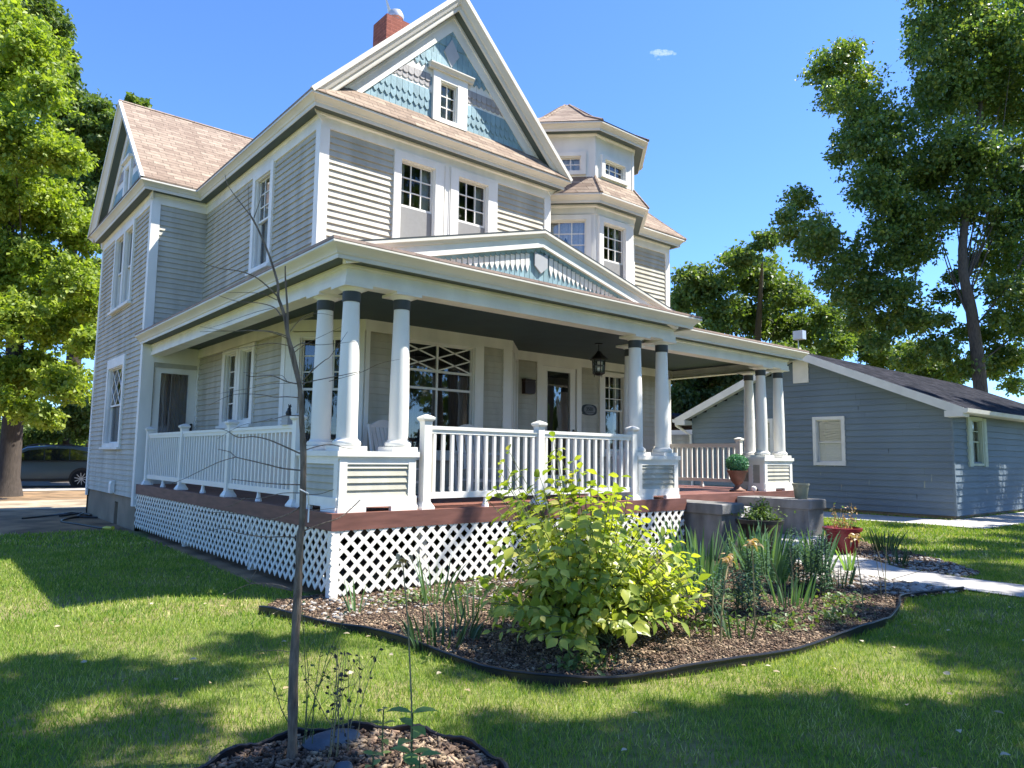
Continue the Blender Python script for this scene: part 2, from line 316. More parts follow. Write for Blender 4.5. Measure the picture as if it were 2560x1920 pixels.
def window(F,s0,s1,z0,z1,cas=(.12,.12,.1,.06),zm=None,grid=(3,3),lower=None,upper=None,sill=True,depth=.7,proud=.05,lattice=None,glass='glass',trim='white',curt=None,head=0,mid=None,parent=None,rails=(),casing=True,name='window',low_screen=False,up_lat=False):
    # (s0,s1,z0,z1) = glass opening; cas = left,right,top,bottom casing widths
    par=parent or HS; l,r,t,b=cas; mb=MB()
    if casing:
        mb.fbox(F,s0-l,s0,z0-b,z1+t,-.10,proud); mb.fbox(F,s1,s1+r,z0-b,z1+t,-.10,proud)
        mb.fbox(F,s0,s1,z1,z1+t,-.10,proud-.003); mb.fbox(F,s0,s1,z0-b,z0,-.10,proud-.003)
        # inner stop bead
        for q in ((s0,s0+.018,z0,z1),(s1-.018,s1,z0,z1),(s0+.018,s1-.018,z1-.018,z1)): mb.fbox(F,q[0],q[1],q[2],q[3],-.02,.012)
    if sill: mb.fbox(F,s0-l-.03,s1+r+.03,z0-b-.045,z0-b,0,proud+.045)
    if head: mb.fbox(F,s0-l-.04,s1+r+.04,z1+t,z1+t+head,0,proud+.06)
    w=mb.build(name,trim,par)
    g=MB(); sh=MB(); o=-.035; fw=.035
    def frame(a,b_,c,d,o):
        sh.fbox(F,a,a+fw,c,d,o-.03,o); sh.fbox(F,b_-fw,b_,c,d,o-.03,o); sh.fbox(F,a+fw,b_-fw,d-fw,d,o-.03,o-.002); sh.fbox(F,a+fw,b_-fw,c,c+fw,o-.03,o-.002)
    if zm is None:
        frame(s0,s1,z0,z1,o); tops=[(s0+fw,s1-fw,z0+fw,z1-fw,o)]
    else:
        frame(s0,s1,zm-.02,z1,o); frame(s0,s1,z0,zm+.02,o-.034); tops=[(s0+fw,s1-fw,zm+.015,z1-fw,o)]
    a,b_,c,d,oo=tops[0]
    if grid:
        for i in range(1,grid[0]): x=a+(b_-a)*i/grid[0]; sh.fbox(F,x-.009,x+.009,c,d,oo-.02,oo-.004)
        for j in range(1,grid[1]): z=c+(d-c)*j/grid[1]; sh.fbox(F,a,b_,z-.009,z+.009,oo-.021,oo-.005)
    if up_lat:
        n3=Vector((F.n.x,F.n.y,0)); nx=up_lat
        for i in range(nx[0]):
            xa=a+(b_-a)*i/nx[0]; xb=a+(b_-a)*(i+1)/nx[0]
            for j in range(nx[1]):
                za=c+(d-c)*j/nx[1]; zb=c+(d-c)*(j+1)/nx[1]
                sh.bar(F.pt(xa,za,oo-.012),F.pt(xb,zb,oo-.012),.02,.012,n3); sh.bar(F.pt(xa,zb,oo-.010),F.pt(xb,za,oo-.010),.02,.012,n3)
    for (x,za,zb) in (mid or ()): sh.fbox(F,x-.016,x+.016,za,zb,o-.025,o+.004)
    for z in rails: sh.fbox(F,s0,s1,z-.018,z+.018,o-.026,o+.003)
    sh.build('sash',trim,w)
    if zm is None: g.face([F.pt(s0,z0,o-.018),F.pt(s1,z0,o-.018),F.pt(s1,z1,o-.018),F.pt(s0,z1,o-.018)])
    else:
        g.face([F.pt(s0,zm,o-.018),F.pt(s1,zm,o-.018),F.pt(s1,z1,o-.018),F.pt(s0,z1,o-.018)])
        g.face([F.pt(s0,z0,o-.052),F.pt(s1,z0,o-.052),F.pt(s1,zm,o-.052),F.pt(s0,zm,o-.052)])
    g.build('pane',glass,w)
    if low_screen and zm:
        s=MB(); s.fbox(F,s0+.02,s1-.02,z0+.01,zm-.025,-.030,-.026); s.build('insect_screen','screen',w)
    if curt:
        kind,mt=curt; cu=MB(); od=-.16
        def strip(a0,a1,zz0,zz1,fold=.05,n=14,taper=None):
            pr=None
            for i in range(n+1):
                t=i/n; s=a0+(a1-a0)*t; oo2=od+.018*math.sin(i*2.1)
                cur=(s,oo2)
                if pr:
                    zb0,zb1=zz0,zz0
                    if taper: zb0=taper(pr[0]); zb1=taper(cur[0])
                    cu.face([F.pt(pr[0],zb0,pr[1]),F.pt(cur[0],zb1,cur[1]),F.pt(cur[0],zz1,cur[1]),F.pt(pr[0],zz1,pr[1])])
                pr=cur
        W_=s1-s0
        if kind=='full': strip(s0,s1,z0,z1)
        elif kind=='sides': strip(s0,s0+W_*.27,z0,z1); strip(s1-W_*.27,s1,z0,z1)
        elif kind=='swag':
            mdl=(s0+s1)/2; strip(s0,s1,z0,z1,n=24,taper=lambda s: z1-(z1-z0)*(.25+.75*min(1,abs(s-mdl)/(W_*.5))**.7) )
        elif kind=='tie':
            strip(s0,s1,z0,z1,n=24,taper=lambda s: max(z0,z1-(z1-z0)*(.2+1.1*(abs((s-s0)/W_-.5)*2)**1.3)))
        elif kind=='blind':
            z=z1-.02
            while z>z0+.02: cu.fbox(F,s0+.01,s1-.01,z-.024,z,-.085,-.08); z-=.03
        cu.build('curtain' if kind!='blind' else 'blind',mt,w)
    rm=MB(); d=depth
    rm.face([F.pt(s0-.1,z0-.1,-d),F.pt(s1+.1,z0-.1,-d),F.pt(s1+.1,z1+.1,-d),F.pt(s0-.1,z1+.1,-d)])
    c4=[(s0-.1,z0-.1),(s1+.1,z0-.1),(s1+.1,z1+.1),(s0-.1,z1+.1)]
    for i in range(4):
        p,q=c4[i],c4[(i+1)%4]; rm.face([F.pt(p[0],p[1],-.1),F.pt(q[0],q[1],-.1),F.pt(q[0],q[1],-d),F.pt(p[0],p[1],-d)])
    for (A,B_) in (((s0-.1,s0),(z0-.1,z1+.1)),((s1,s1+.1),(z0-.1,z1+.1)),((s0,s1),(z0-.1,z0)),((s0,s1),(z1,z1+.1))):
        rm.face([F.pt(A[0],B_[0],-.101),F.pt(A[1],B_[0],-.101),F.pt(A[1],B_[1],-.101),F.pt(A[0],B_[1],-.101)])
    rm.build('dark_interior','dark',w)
    return (s0-l*.5,s1+r*.5,z0-b*.5,z1+t*.5)
ZF=6.40
# ---- second floor + wing walls ----
FL=Fr((1,8),(1,2.81)); FF=Fr((1,2.81),(5.5,2.81)); FW0=Fr((0,12.5),(0,8)); FW1=Fr((0,8),(1,8))
sx=lambda x:x-1.0; sy=lambda y:8-y; wy=lambda y:12.5-y
def part(name,mb,mt,par=None,smooth=False): return mb.build(name,mt,par or HS,smooth)
zt=6.20
hL=[window(FL,sy(5.28),sy(4.61),4.55,6.10,(.12,.12,.12,.06),zm=5.37,grid=(3,3),curt=('sides','curtain'))]
hF=[window(FF,sx(2.33),sx(2.97),4.62,6.09,(.13,.16,.13,.06),zm=5.37,grid=(3,3),low_screen=True,curt=('sides','curtain')),
    window(FF,sx(3.43),sx(4.06),4.62,6.09,(.16,.2,.13,.06),zm=5.37,grid=(3,3),low_screen=True,curt=('sides','curtain'))]
hW=[window(FW0,wy(10.95),wy(10.20),4.55,6.12,(.1,.06,.1,.06),zm=5.35,grid=None,curt=('sides','drape')),
    window(FW0,wy(10.05),wy(9.38),4.55,6.12,(.06,.1,.1,.06),zm=5.35,grid=None,curt=('sides','drape')),
    window(FW0,wy(10.85),wy(9.48),1.62,3.22,(.12,.12,.2,.08),zm=2.42,grid=None,up_lat=(3,2),curt=('sides','drape'))]
b=MB(); siding(b,FL,0,5.19,3.4,zt,.1,hL); part('left_wall',b,'siding')
b=MB(); b.fbox(FF,sx(3.12),sx(3.30),4.4,6.2,0,.028); b.fbox(FF,sx(3.16),sx(3.175),4.4,6.2,.028,.04); b.fbox(FF,sx(3.245),sx(3.26),4.4,6.2,.028,.04); part('mullion_board',b,'white')
b=MB(); siding(b,FF,0,4.5,3.5,zt,.1,hF); siding(b,Fr((5.5,2.81),(5.5,4)),0,1.19,3.5,zt); part('front_wall',b,'siding')
b=MB(); siding(b,FW0,0,4.5,.6,zt,.1,hW); siding(b,FW1,0,1,3.2,zt,.1); part('wing_wall',b,'siding')
# added backing shell so no light passes
b=MB()
F=Fr((9.98,12.5),(0,12.5)); b.face([F.pt(0,-.2),F.pt(F.L,-.2),F.pt(F.L,6.4),F.pt(0,6.4)])
b.box(1.8,4.8,.86,9.2,12.3,6.3)   # added dark box that stops views through the house
part('light_backing',b,'dark')
# corner boards, friezes
def cboard(x,y,z0,z1,dx,dy,w=.115,t=.035):
    F=None; b=MB(); ox,oy=x+dx*t,y+dy*t; wx,wy_=x-dx*w,y-dy*w; ix,iy=x-dx*.002,y-dy*.002
    P=[(ox,oy),(wx,oy),(wx,iy),(ix,iy),(ix,wy_),(ox,wy_)]; b.prism([(a,c,z0) for a,c in P],(0,0,z1-z0)); part('corner_board',b,'white')
cboard(1,2.81,3.6,zt,-1,-1); cboard(5.5,2.81,3.6,zt,1,-1); cboard(0,8,.45,zt,-1,-1,.12); cboard(0,12.5,.45,zt,-1,1,.1); cboard(10.05,3.6,.86,zt,1,-1,.11)
b=MB()
path1=[(0,12.5),(0,8),(1,8),(1,2.81),(5.5,2.81),(5.5,4.1)]
idm=lambda x,y,h:(x,y,h)
fr=[(0,zt),(.03,zt),(.03,ZF),(0,ZF)]
b.sweep(fr,path1,0,idm); b.sweep([(.03,ZF-.05),(.055,ZF-.03),(.055,ZF+.001),(.03,ZF)],path1,0,idm)
part('frieze',b,'white')
# cornice: soffit (green) + crown (cream)
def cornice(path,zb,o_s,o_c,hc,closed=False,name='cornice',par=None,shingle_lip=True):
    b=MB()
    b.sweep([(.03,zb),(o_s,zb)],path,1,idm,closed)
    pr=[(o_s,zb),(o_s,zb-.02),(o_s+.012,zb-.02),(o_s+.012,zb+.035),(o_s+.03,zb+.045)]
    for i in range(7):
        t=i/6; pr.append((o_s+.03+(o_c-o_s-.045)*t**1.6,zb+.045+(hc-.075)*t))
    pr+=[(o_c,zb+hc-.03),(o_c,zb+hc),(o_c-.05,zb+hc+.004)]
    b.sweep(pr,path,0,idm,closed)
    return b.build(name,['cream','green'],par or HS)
OS,OC,HC=.20,.31,.14
cornice(path1,ZF+.005,OS,OC,HC)
# ---- bay and right wall ----
path2=[(5.6,3.95),(6.75,2.8),(7.9,2.8),(8.7,3.6),(10.05,3.6),(10.05,12.5)]
cornice(path2,ZF+.001,OS-.004,OC-.006,HC)
FBl=Fr((5.95,3.6),(6.75,2.8)); FBf=Fr((6.75,2.8),(7.9,2.8)); FBr=Fr((7.9,2.8),(8.7,3.6)); FR=Fr((8.7,3.6),(10.05,3.6)); FRs=Fr((10.05,3.6),(10.05,12.5))
hb1=[window(FBl,.14,.96,4.6,6.10,(.1,.1,.1,.06),zm=5.37,grid=(3,3),curt=('tie','curtain'),sill=True,glass='glass2')]
hb2=[window(FBf,.20,.86,4.6,6.10,(.12,.12,.1,.06),zm=5.37,grid=(3,3),curt=('sides','curtain'),low_screen=True)]
b=MB()
wall_panel(b,FBl,0,FBl.L,3.5,ZF,hb1); wall_panel(b,FBf,0,FBf.L,3.5,ZF,hb2); wall_panel(b,FBr,0,FBr.L,3.5,ZF,[])
for F in (FBl,FBf,FBr):
    b.fbox(F,.01,F.L-.01,zt+.02,ZF-.01,0,.02)
b.sweep([(.02,ZF-.05),(.05,ZF-.03),(.05,ZF+.0005),(.02,ZF)],path2,0,idm)
part('bay_wall',b,'white')
b=MB(); siding(b,FR,.02,1.35,3.5,zt,.1); siding(b,FRs,0,8.9,.6,zt,.1); part('right_wall',b,'siding')
b=MB(); b.fbox(FR,0,.14,3.5,zt,0,.035); b.fbox(FR,0,1.385,zt,ZF,0,.035); b.fbox(FRs,0,8.9,zt,ZF,0,.036); part('right_trim',b,'white')
# ---- roofs ----
zr=ZF+HC+.012
def tri_roof(name,faces,mt,th=.03):
    b=MB()
    for f in faces:
        f=[Vector(p) for p in f]; b.prism([p+Vector((0,0,.001)) for p in f],(0,0,th))
    return part(name,b,mt)
xc=3.25; hw=2.25+OC; za=9.13; yf=2.81-OC
Lx,Rx=xc-hw,xc+hw
tri_roof('main_roof',[[(Lx,yf,zr),(xc,yf,za),(xc,10.2,za),(Lx,10.2,zr)],[(xc,yf,za),(Rx,yf,zr),(Rx,10.2,zr),(xc,10.2,za)]],'shy')
yw0,yw1,yr=8-OC,12.5+OC,10.25; zw=9.0
tri_roof('wing_roof',[[(-OC,yw0,zr),(3.3,yw0,zr),(4,yr,zw),(-OC,yr,zw)],[(-OC,yr,zw),(4,yr,zw),(3.3,yw1,zr),(-OC,yw1,zr)]],'shx')
# right hip roof
a0=(10.05+OC,3.6-OC,zr); tri_roof('right_roof',[[(5.5,3.6-OC,zr),a0,(7.8,5.85,zr+2.6),(5.5,5.85,zr+2.6)]],'shx')
tri_roof('right_hip_roof',[[a0,(10.05+OC,12,zr),(7.8,9.5,zr+2.6),(7.8,5.85,zr+2.6)]],'shy')
for q in ((a0,(7.8,5.85,zr+2.63)),((-OC,yr,zw+.02),(4,yr,zw+.02))):
    b=MB(); b.tube(list(q),.035,.035,6); part('ridge_cap',b,'shd')
# pent roof strip along gable foot
b=MB(); b.prism([(Lx-.02,yf-.012,zr-.004),(Rx+.02,yf-.012,zr-.004),(Rx-.40,2.80,zr+.385),(Lx+.40,2.80,zr+.385)],(0,0,.018)); part('pent_roof',b,'shx')
# gable wall field (teal) 
def gable_with_hole(F,L,zb,zp,h0,h1,hz0,hz1,name):
    b=MB(); sl=(zp-zb)/(L/2); zz=lambda s: zb+min(s,L-s)*sl
    b.face([F.pt(0,zb),F.pt(h0,zb),F.pt(h0,zz(h0))]); b.face([F.pt(h1,zb),F.pt(L,zb),F.pt(h1,zz(h1))])
    b.face([F.pt(h0,zb),F.pt(h1,zb),F.pt(h1,hz0),F.pt(h0,hz0)]); b.face([F.pt(h0,hz1),F.pt(h1,hz1),F.pt(h1,zz(h1)),F.pt(L/2,zp),F.pt(h0,zz(h0))]); part(name,b,'teal')
gable_with_hole(Fr((1.0,2.80),(5.5,2.80)),4.5,6.45,8.85,1.99,2.38,6.95,7.64,'gable_wall')
# rakes : sweep in x-z plane
def rake(pathxz,ymap,prof,mats,name,par=None,mts=('cream','green','white')):
    b=MB(); b.sweep(prof,pathxz,mats,ymap); return b.build(name,list(mts),par or HS)
# travel left foot -> apex -> right foot ; outward=right of travel = below the roof => use side -1 for above
rp=[(Lx,zr+.01),(xc,za+.01),(Rx,zr+.01)]
ym=lambda x,z,h:(x,h,z)
b=MB()
y0=yf
b.sweep([(0,y0-.015),(.045,y0-.015),(.05,y0+.01),(.12,y0+.055),(.125,y0+.085),(.17,y0+.09)],rp,0,ym)
b.sweep([(0,y0-.015),(-.022,y0-.015),(-.022,y0+.05)],rp,0,ym)
b.sweep([(.17,y0+.09),(.19,y0+.095),(.20,y0+.12)],rp,0,ym)
b.sweep([(.195,y0+.12),(.195,2.79)],rp,1,ym)
b.sweep([(.20,2.745),(.24,2.745),(.24,2.765),(.40,2.765),(.40,2.80)],rp,2,ym)
b.build('gable_rake',['cream','green','white'],HS)
# decorative shingles on gable
def shingle_rows(rows,F,xa_xb,name,mats,par,x_skip=None,o=.0,gap=.006):
    b=MB()
    for (ztop,zbot,shape,mi,w,of) in rows:
        a,bb=xa_xb(zbot); x=math.floor(a/w)*w+((hash((zbot,))%2)*w*.0)
        while x<bb:
            cx=x+w/2
            if cx>a and cx<bb and not(x_skip and x_skip(cx,(ztop+zbot)/2)):
                l,r=x+gap/2,x+w-gap/2; t1=.012+of
                if shape=='sq': pts=[(l,zbot),(r,zbot),(r,ztop),(l,ztop)]
                elif shape=='scallop':
                    k=w/2; pts=[(l,ztop)]+[(cx-(w-gap)/2*math.cos(math.pi*i/7),zbot+k*.75-k*.75*math.sin(math.pi*i/7)) for i in range(8)]+[(r,ztop)]
                elif shape=='point': pts=[(l,ztop),(l,zbot+w*.6),(cx,zbot),(r,zbot+w*.6),(r,ztop)]
                elif shape=='dia': pts=[(l,ztop),(l,zbot+w*.55),(cx-w*.12,zbot),(cx+w*.12,zbot),(r,zbot+w*.55),(r,ztop)]
                P=[F.pt(p[0],p[1],o+t1+( -.008 if p[1]>zbot+(ztop-zbot)*.6 else .0)) for p in pts]
                n=F.n; b.prism(P,(-n.x*.012,-n.y*.012,0),mi)
            x+=w
    return b.build(name,mats,par)
FG=Fr((0,2.80),(6,2.80))
slope=(8.63-6.94)/1.66
def gx(z): h=(8.66-z)/slope+.05; return (xc-h,xc+h)
rows=[(7.10,6.84,'sq',0,.11,0),(7.26,7.05,'dia',0,.105,.008),(7.40,7.19,'dia',0,.105,.014),
 (7.49,7.36,'sq',1,.21,0),(7.60,7.44,'scallop',2,.105,.006),(7.67,7.53,'scallop',2,.105,.014),(7.86,7.64,'sq',1,.21,0),(7.94,7.76,'point',0,.105,.008),(8.07,7.87,'dia',0,.105,.014),(8.3,8.03,'sq',0,.12,.005),(8.55,8.27,'sq',0,.12,.010),(8.75,8.5,'sq',0,.12,.016)]
shingle_rows(rows,FG,gx,'gable_shingles',['teal','tealw','greysh'],HS,x_skip=lambda x,z: 2.88<x<3.56 and z<7.84)
b=MB(); b.prism([(3.235,2.765,8.42),(3.08,2.765,8.17),(3.235,2.765,7.92),(3.39,2.765,8.17)],(0,.02,0)); part('gable_diamond',b,'shield')
FA=Fr((0,2.77),(6,2.77))
window(FA,3.01,3.36,6.98,7.62,(.14,.20,.14,.08),grid=(2,3),curt=('full','curtain'),sill=False,depth=.4,proud=.03)
b=MB(); b.sweep([(0,7.76),(.06,7.76),(.07,7.79),(.10,7.83),(.10,7.85),(0,7.87)],[(2.78,2.77),(3.66,2.77)],0,idm); part('window_hood',b,'cream')
# wing gable (left)
ym2=lambda y,z,h:(h,y,z)
rp2=[(yw0,zr+.01),(yr,zw+.01),(yw1,zr+.01)]
b=MB(); x0=-OC
b.sweep([(0,x0-.012),(.05,x0-.012),(.06,x0+.02),(.14,x0+.07),(.2,x0+.08),(.2,x0+.11)],rp2,0,ym2); b.sweep([(0,x0-.012),(-.02,x0-.012),(-.02,x0+.05)],rp2,0,ym2)
b.sweep([(.195,x0+.11),(.195,-.02)],rp2,1,ym2); b.sweep([(.2,-.06),(.42,-.06),(.42,-.01)],rp2,2,ym2)
b.build('wing_gable_rake',['cream','green','white'],HS)
b=MB(); b.prism([(-OC-.012,8-OC-.01,zr-.004),(-.012,8-OC+.38,zr+.36),(-.012,12.5+OC-.38,zr+.36),(-OC-.012,12.5+OC,zr-.004)],(0,0,.018)); part('wing_pent_roof',b,'shy')
gable_with_hole(Fr((-.01,12.5),(-.01,8)),4.5,6.45,8.8,2.04,2.46,6.98,7.62,'wing_gable_wall')
FWG=Fr((-.01,12.5),(-.01,8))
rows=[(7.1,6.84,'sq',0,.12,0),(7.3,7.05,'dia',0,.12,.01),(7.52,7.28,'sq',1,.2,0),(7.7,7.46,'scallop',2,.12,.01),(7.86,7.64,'sq',1,.2,0),(8.05,7.8,'dia',0,.12,.01),(8.3,8.03,'sq',0,.12,.005),(8.5,8.27,'sq',0,.12,.01)]
shingle_rows(rows,FWG,lambda z:(2.25-(8.55-z)/1.04,2.25+(8.55-z)/1.04),'wing_gable_shingles',['teal','tealw','greysh'],HS,x_skip=lambda x,z:1.9<x<2.6 and z<7.8)
window(Fr((-.03,12.5),(-.03,8)),2.06,2.44,7.0,7.6,(.13,.13,.13,.08),grid=(2,3),sill=False,depth=.4,proud=.03,head=.06,curt=('full','curtain'))
# ---- tower ----
TC=Vector((7.325,4.19)); Ri=1.39; Rc=Ri/math.cos(math.pi/8)
octp=[(TC.x+Rc*math.cos(a),TC.y+Rc*math.sin(a)) for a in [math.radians(-157.5+45*i) for i in range(8)]]
zt0,zt1=6.5,7.86
b=MB()
tfs=[Fr(octp[i],octp[(i+1)%8]) for i in range(8)]
tw={0:[(.28,.88,7.10,7.40)],1:[(.25,.86,7.10,7.40)]}
hh={}
for i in (0,1):
    q=tw[i][0]; hh[i]=[window(tfs[i],q[0],q[1],q[2],q[3],(.09,.09,.08,.08),grid=(3,2),sill=False,depth=.5,curt=('full','curtain') if i==0 else ('full','screen'))]
for i,F in enumerate(tfs): wall_panel(b,F,0,F.L,zt0,zt1,hh.get(i,[]))
for i,F in enumerate(tfs): b.fbox(F,-.006,.05,6.9,zt1,0,.015); b.fbox(F,F.L-.05,F.L+.006,6.9,zt1,0,.015)
b.sweep([(.0,zt1-.05),(.04,zt1-.02),(.04,zt1)],octp,0,idm,True)
part('tower_wall',b,'white')
cornice(octp,zt1,.20,.30,.13,closed=True,name='tower_cornice')
b=MB(); zp=9.2; zo=zt1+.14
ring=lambda r,z:[(TC.x+r/math.cos(math.pi/8)*math.cos(math.radians(-157.5+45*i)),TC.y+r/math.cos(math.pi/8)*math.sin(math.radians(-157.5+45*i)),z) for i in range(8)]
rs=[ring(Ri+.31,zo),ring(Ri*.72,zo+.42),ring(.12,zp-.08)]
for k in range(2):
    for i in range(8): b.face([rs[k][i],rs[k][(i+1)%8],rs[k+1][(i+1)%8],rs[k+1][i]])
for i in range(8): b.face([rs[2][i],rs[2][(i+1)%8],(TC.x,TC.y,zp)])
for i in range(8):
    b.tube([rs[0][i],rs[1][i],rs[2][i]],.035,.03,5)
part('tower_roof',b,'shx')
b=MB(); r0=ring(Ri+OC-.01,zr); r1=ring(Ri-.01,7.0)
for i in (7,0,1,2): b.face([r0[i],r0[(i+1)%8],r1[(i+1)%8],r1[i]])
for i in (1,2): b.tube([r0[i],r1[i]],.03,.03,5)
part('tower_skirt_roof',b,'shx')
# ---- chimney ----
b=MB(); b.box(2.95,4.5,8.3,3.52,5.0,9.62); chm=part('chimney',b,'brick')
b=MB(); b.lathe([(.10,0),(.10,.14),(.15,.16),(.16,.22),(.12,.30),(.03,.34)],(3.28,4.75,9.6),14); b.prism([(3.2,4.75,9.85),(3.05,4.72,10.08),(3.14,4.76,9.84)],(0,.04,0)); b.build('chimney_cap','galv',chm,True)
# ---- first floor walls under the porch ----
ZP=3.46; zd=.855; zt1f=3.29
F1L=Fr((1,8),(1,3.72)); F1d=Fr((1,3.72),(1.82,2.81)); F1f=Fr((1.82,2.81),(4.65,2.81)); F1e=Fr((4.65,2.81),(5.45,3.6)); F1r=Fr((5.45,3.6),(10.05,3.6)); FE=Fr((0,8),(1,8))
h1=[window(F1L,sy(6.36),sy(5.80),2.0,3.2,(.14,.1,.07,.08),grid=(2,4),curt=('sides','drape')),
    window(F1L,sy(5.58),sy(5.06),2.0,3.2,(.1,.12,.07,.08),grid=None,curt=('full','curtain'))]
hd=[window(F1d,.22,1.0,1.5,3.2,(.11,.11,.07,.08),zm=2.42,grid=(3,3),curt=('sides','drape'))]
fx=lambda x:x-1.82
h2=[window(F1f,fx(2.42),fx(3.84),1.5,3.24,(.12,.18,.05,.08),grid=None,mid=((fx(3.14),1.5,3.24),),rails=(2.51,2.79),curt=('sides','drape'))]
# crossing lattice bars in the big window top sash
b=MB(); n3=Vector((0,-1,0))
for (xa,xb) in ((2.45,3.12),(3.16,3.81)):
    za_,zb_=2.81,3.22; zm_=(za_+zb_)/2
    for (p,q) in (((xa,zb_),(xb,zm_)),((xa,zm_),(xb,zb_)),((xa,zm_),(xb,za_)),((xa,za_),(xb,zm_))):
        b.bar((p[0],2.81+.05,p[1]),(q[0],2.81+.05,q[1]),.022,.012,n3)
part('window_lattice',b,'white')
h3=[window(F1e,.3,.8,1.5,3.2,(.1,.1,.07,.08),zm=2.4,grid=None)]
rx=lambda x:x-5.45
h4=[window(F1r,rx(7.86),rx(8.5),1.6,3.2,(.16,.12,.05,.08),zm=2.45,grid=(3,3),curt=('sides','curtain'))]
door_hole=(rx(6.02),rx(7.1),zd,3.28); end_hole=(.2,.98,zd,3.1)
b=MB(); siding(b,F1L,0,4.28,zd,zt1f,.1,h1); part('side_wall_under_porch',b,'siding')
b=MB(); siding(b,F1f,0,2.83,zd,zt1f,.1,h2); siding(b,F1d,0,F1d.L,zd,zt1f,.1,hd); siding(b,F1e,0,F1e.L,zd,zt1f,.1,h3); part('front_wall_under_porch',b,'siding')
b=MB(); siding(b,F1r,0,4.6,zd,zt1f,.1,h4+[door_hole]); part('entry_wall',b,'siding')
b=MB(); siding(b,FE,0,1,zd,3.3,.1,[end_hole]); part('wing_wall_under_porch',b,'siding')
b=MB(); p1f=[(1,8),(1,3.72),(1.82,2.81),(4.65,2.81),(5.45,3.6),(10.05,3.6)]
b.sweep([(0,zt1f),(.032,zt1f),(.032,ZP+.01),(0,ZP+.01)],p1f,0,idm); b.fbox(FE,0,1,3.14,ZP,0,.033)
def vb(F,a,c,z0=zd,z1=zt1f,o=.034): b.fbox(F,a,c,z0,z1,0,o)
vb(F1L,4.14,4.285); vb(F1d,0,.10); vb(F1d,F1d.L-.10,F1d.L); vb(F1f,0,.06); vb(F1f,.06,.07,o=.03); vb(F1f,2.64,2.83); vb(F1e,0,.1); vb(F1e,F1e.L-.1,F1e.L); vb(F1r,0,.02)
vb(F1r,rx(5.95),rx(6.08)); vb(F1r,rx(7.04),rx(7.17)); vb(F1L,0,.06); vb(FE,0,.18); b.fbox(FE,.98,1.0,zd,3.14,0,.034)
b.fbox(F1r,rx(6.08),rx(7.04),3.235,3.29,0,.034)
part('porch_wall_trim',b,'white')
def door(F,s0,s1,z0,z1,gl,curt=None,hs=1):
    b=MB(); g0,g1,gz0,gz1=gl
    b.fbox(F,s0,g0,z0,z1,-.06,-.01); b.fbox(F,g1,s1,z0,z1,-.06,-.01); b.fbox(F,g0,g1,gz1,z1,-.06,-.011); b.fbox(F,g0,g1,z0,gz0,-.06,-.011)
    b.fbox(F,g0-.02,g0,gz0-.02,gz1+.02,-.02,.0); b.fbox(F,g1,g1+.02,gz0-.02,gz1+.02,-.02,.0); b.fbox(F,g0,g1,gz1,gz1+.02,-.02,.0); b.fbox(F,g0,g1,gz0-.02,gz0,-.02,.0)
    d=part('door',b,'white')
    g=MB(); g.face([F.pt(g0,gz0,-.035),F.pt(g1,gz0,-.035),F.pt(g1,gz1,-.035),F.pt(g0,gz1,-.035)]); g.build('pane','glass2',d)
    h=MB(); hx=(s1-.07) if hs>0 else s0+.07; h.fbox(F,hx-.02,hx+.02,z0+.95,z0+1.15,-.01,.01); h.tube([F.pt(hx,z0+.98,.01),F.pt(hx,z0+.98,.05),F.pt(hx,z0+1.12,.05),F.pt(hx,z0+1.12,.01)],.009,.009,6); h.build('handle','black',d)
    r=MB(); r.face([F.pt(g0,gz0,-.5),F.pt(g1,gz0,-.5),F.pt(g1,gz1,-.5),F.pt(g0,gz1,-.5)])
    for (p,q) in (((g0,gz0),(g1,gz0)),((g1,gz0),(g1,gz1)),((g1,gz1),(g0,gz1)),((g0,gz1),(g0,gz0))): r.face([F.pt(p[0],p[1],-.06),F.pt(q[0],q[1],-.06),F.pt(q[0],q[1],-.5),F.pt(p[0],p[1],-.5)])
    r.build('dark_interior','dark',d)
    if curt:
        c=MB(); n=22; pr=None
        for i in range(n+1):
            s=g0+(g1-g0)*i/n; o=-.09+.015*math.sin(i*2.3)
            if pr: c.face([F.pt(pr[0],gz0,pr[1]),F.pt(s,gz0,o),F.pt(s,gz1,o),F.pt(pr[0],gz1,pr[1])])
            pr=(s,o)
        c.build('curtain',curt,d)
door(F1r,rx(6.08),rx(7.04),zd,3.235,(rx(6.25),rx(6.88),1.1,3.14))
door(FE,.18,.98,zd,3.12,(.32,.82,1.15,2.95),curt='drape')
# foundation
b=MB(); b.box(.03,8.02,-.3,.35,9.45,.6); b.box(.03,9.75,-.3,.35,12.5,.6); b.box(.03,9.45,.45,.35,9.75,.6); b.box(.03,9.45,-.3,.35,9.75,-.02); b.box(.031,8.02,-.3,1.2,8.3,.58); b.box(1.1,3.9,-.3,1.3,8.05,.8); part('foundation',b,'found')
b=MB(); b.box(.13,9.45,-.02,.15,9.75,.45); b.box(.10,9.45,-.02,.13,9.50,.45); part('basement_window',b,'dark')
b=MB(); b.box(-.10,9.6,.62,-.02,9.78,.80); b.prism([(-.02,9.6,.80),(-.10,9.6,.80),(-.08,9.6,.86),(-.02,9.6,.87)],(0,.18,0)); part('dryer_vent',b,'vinyl')
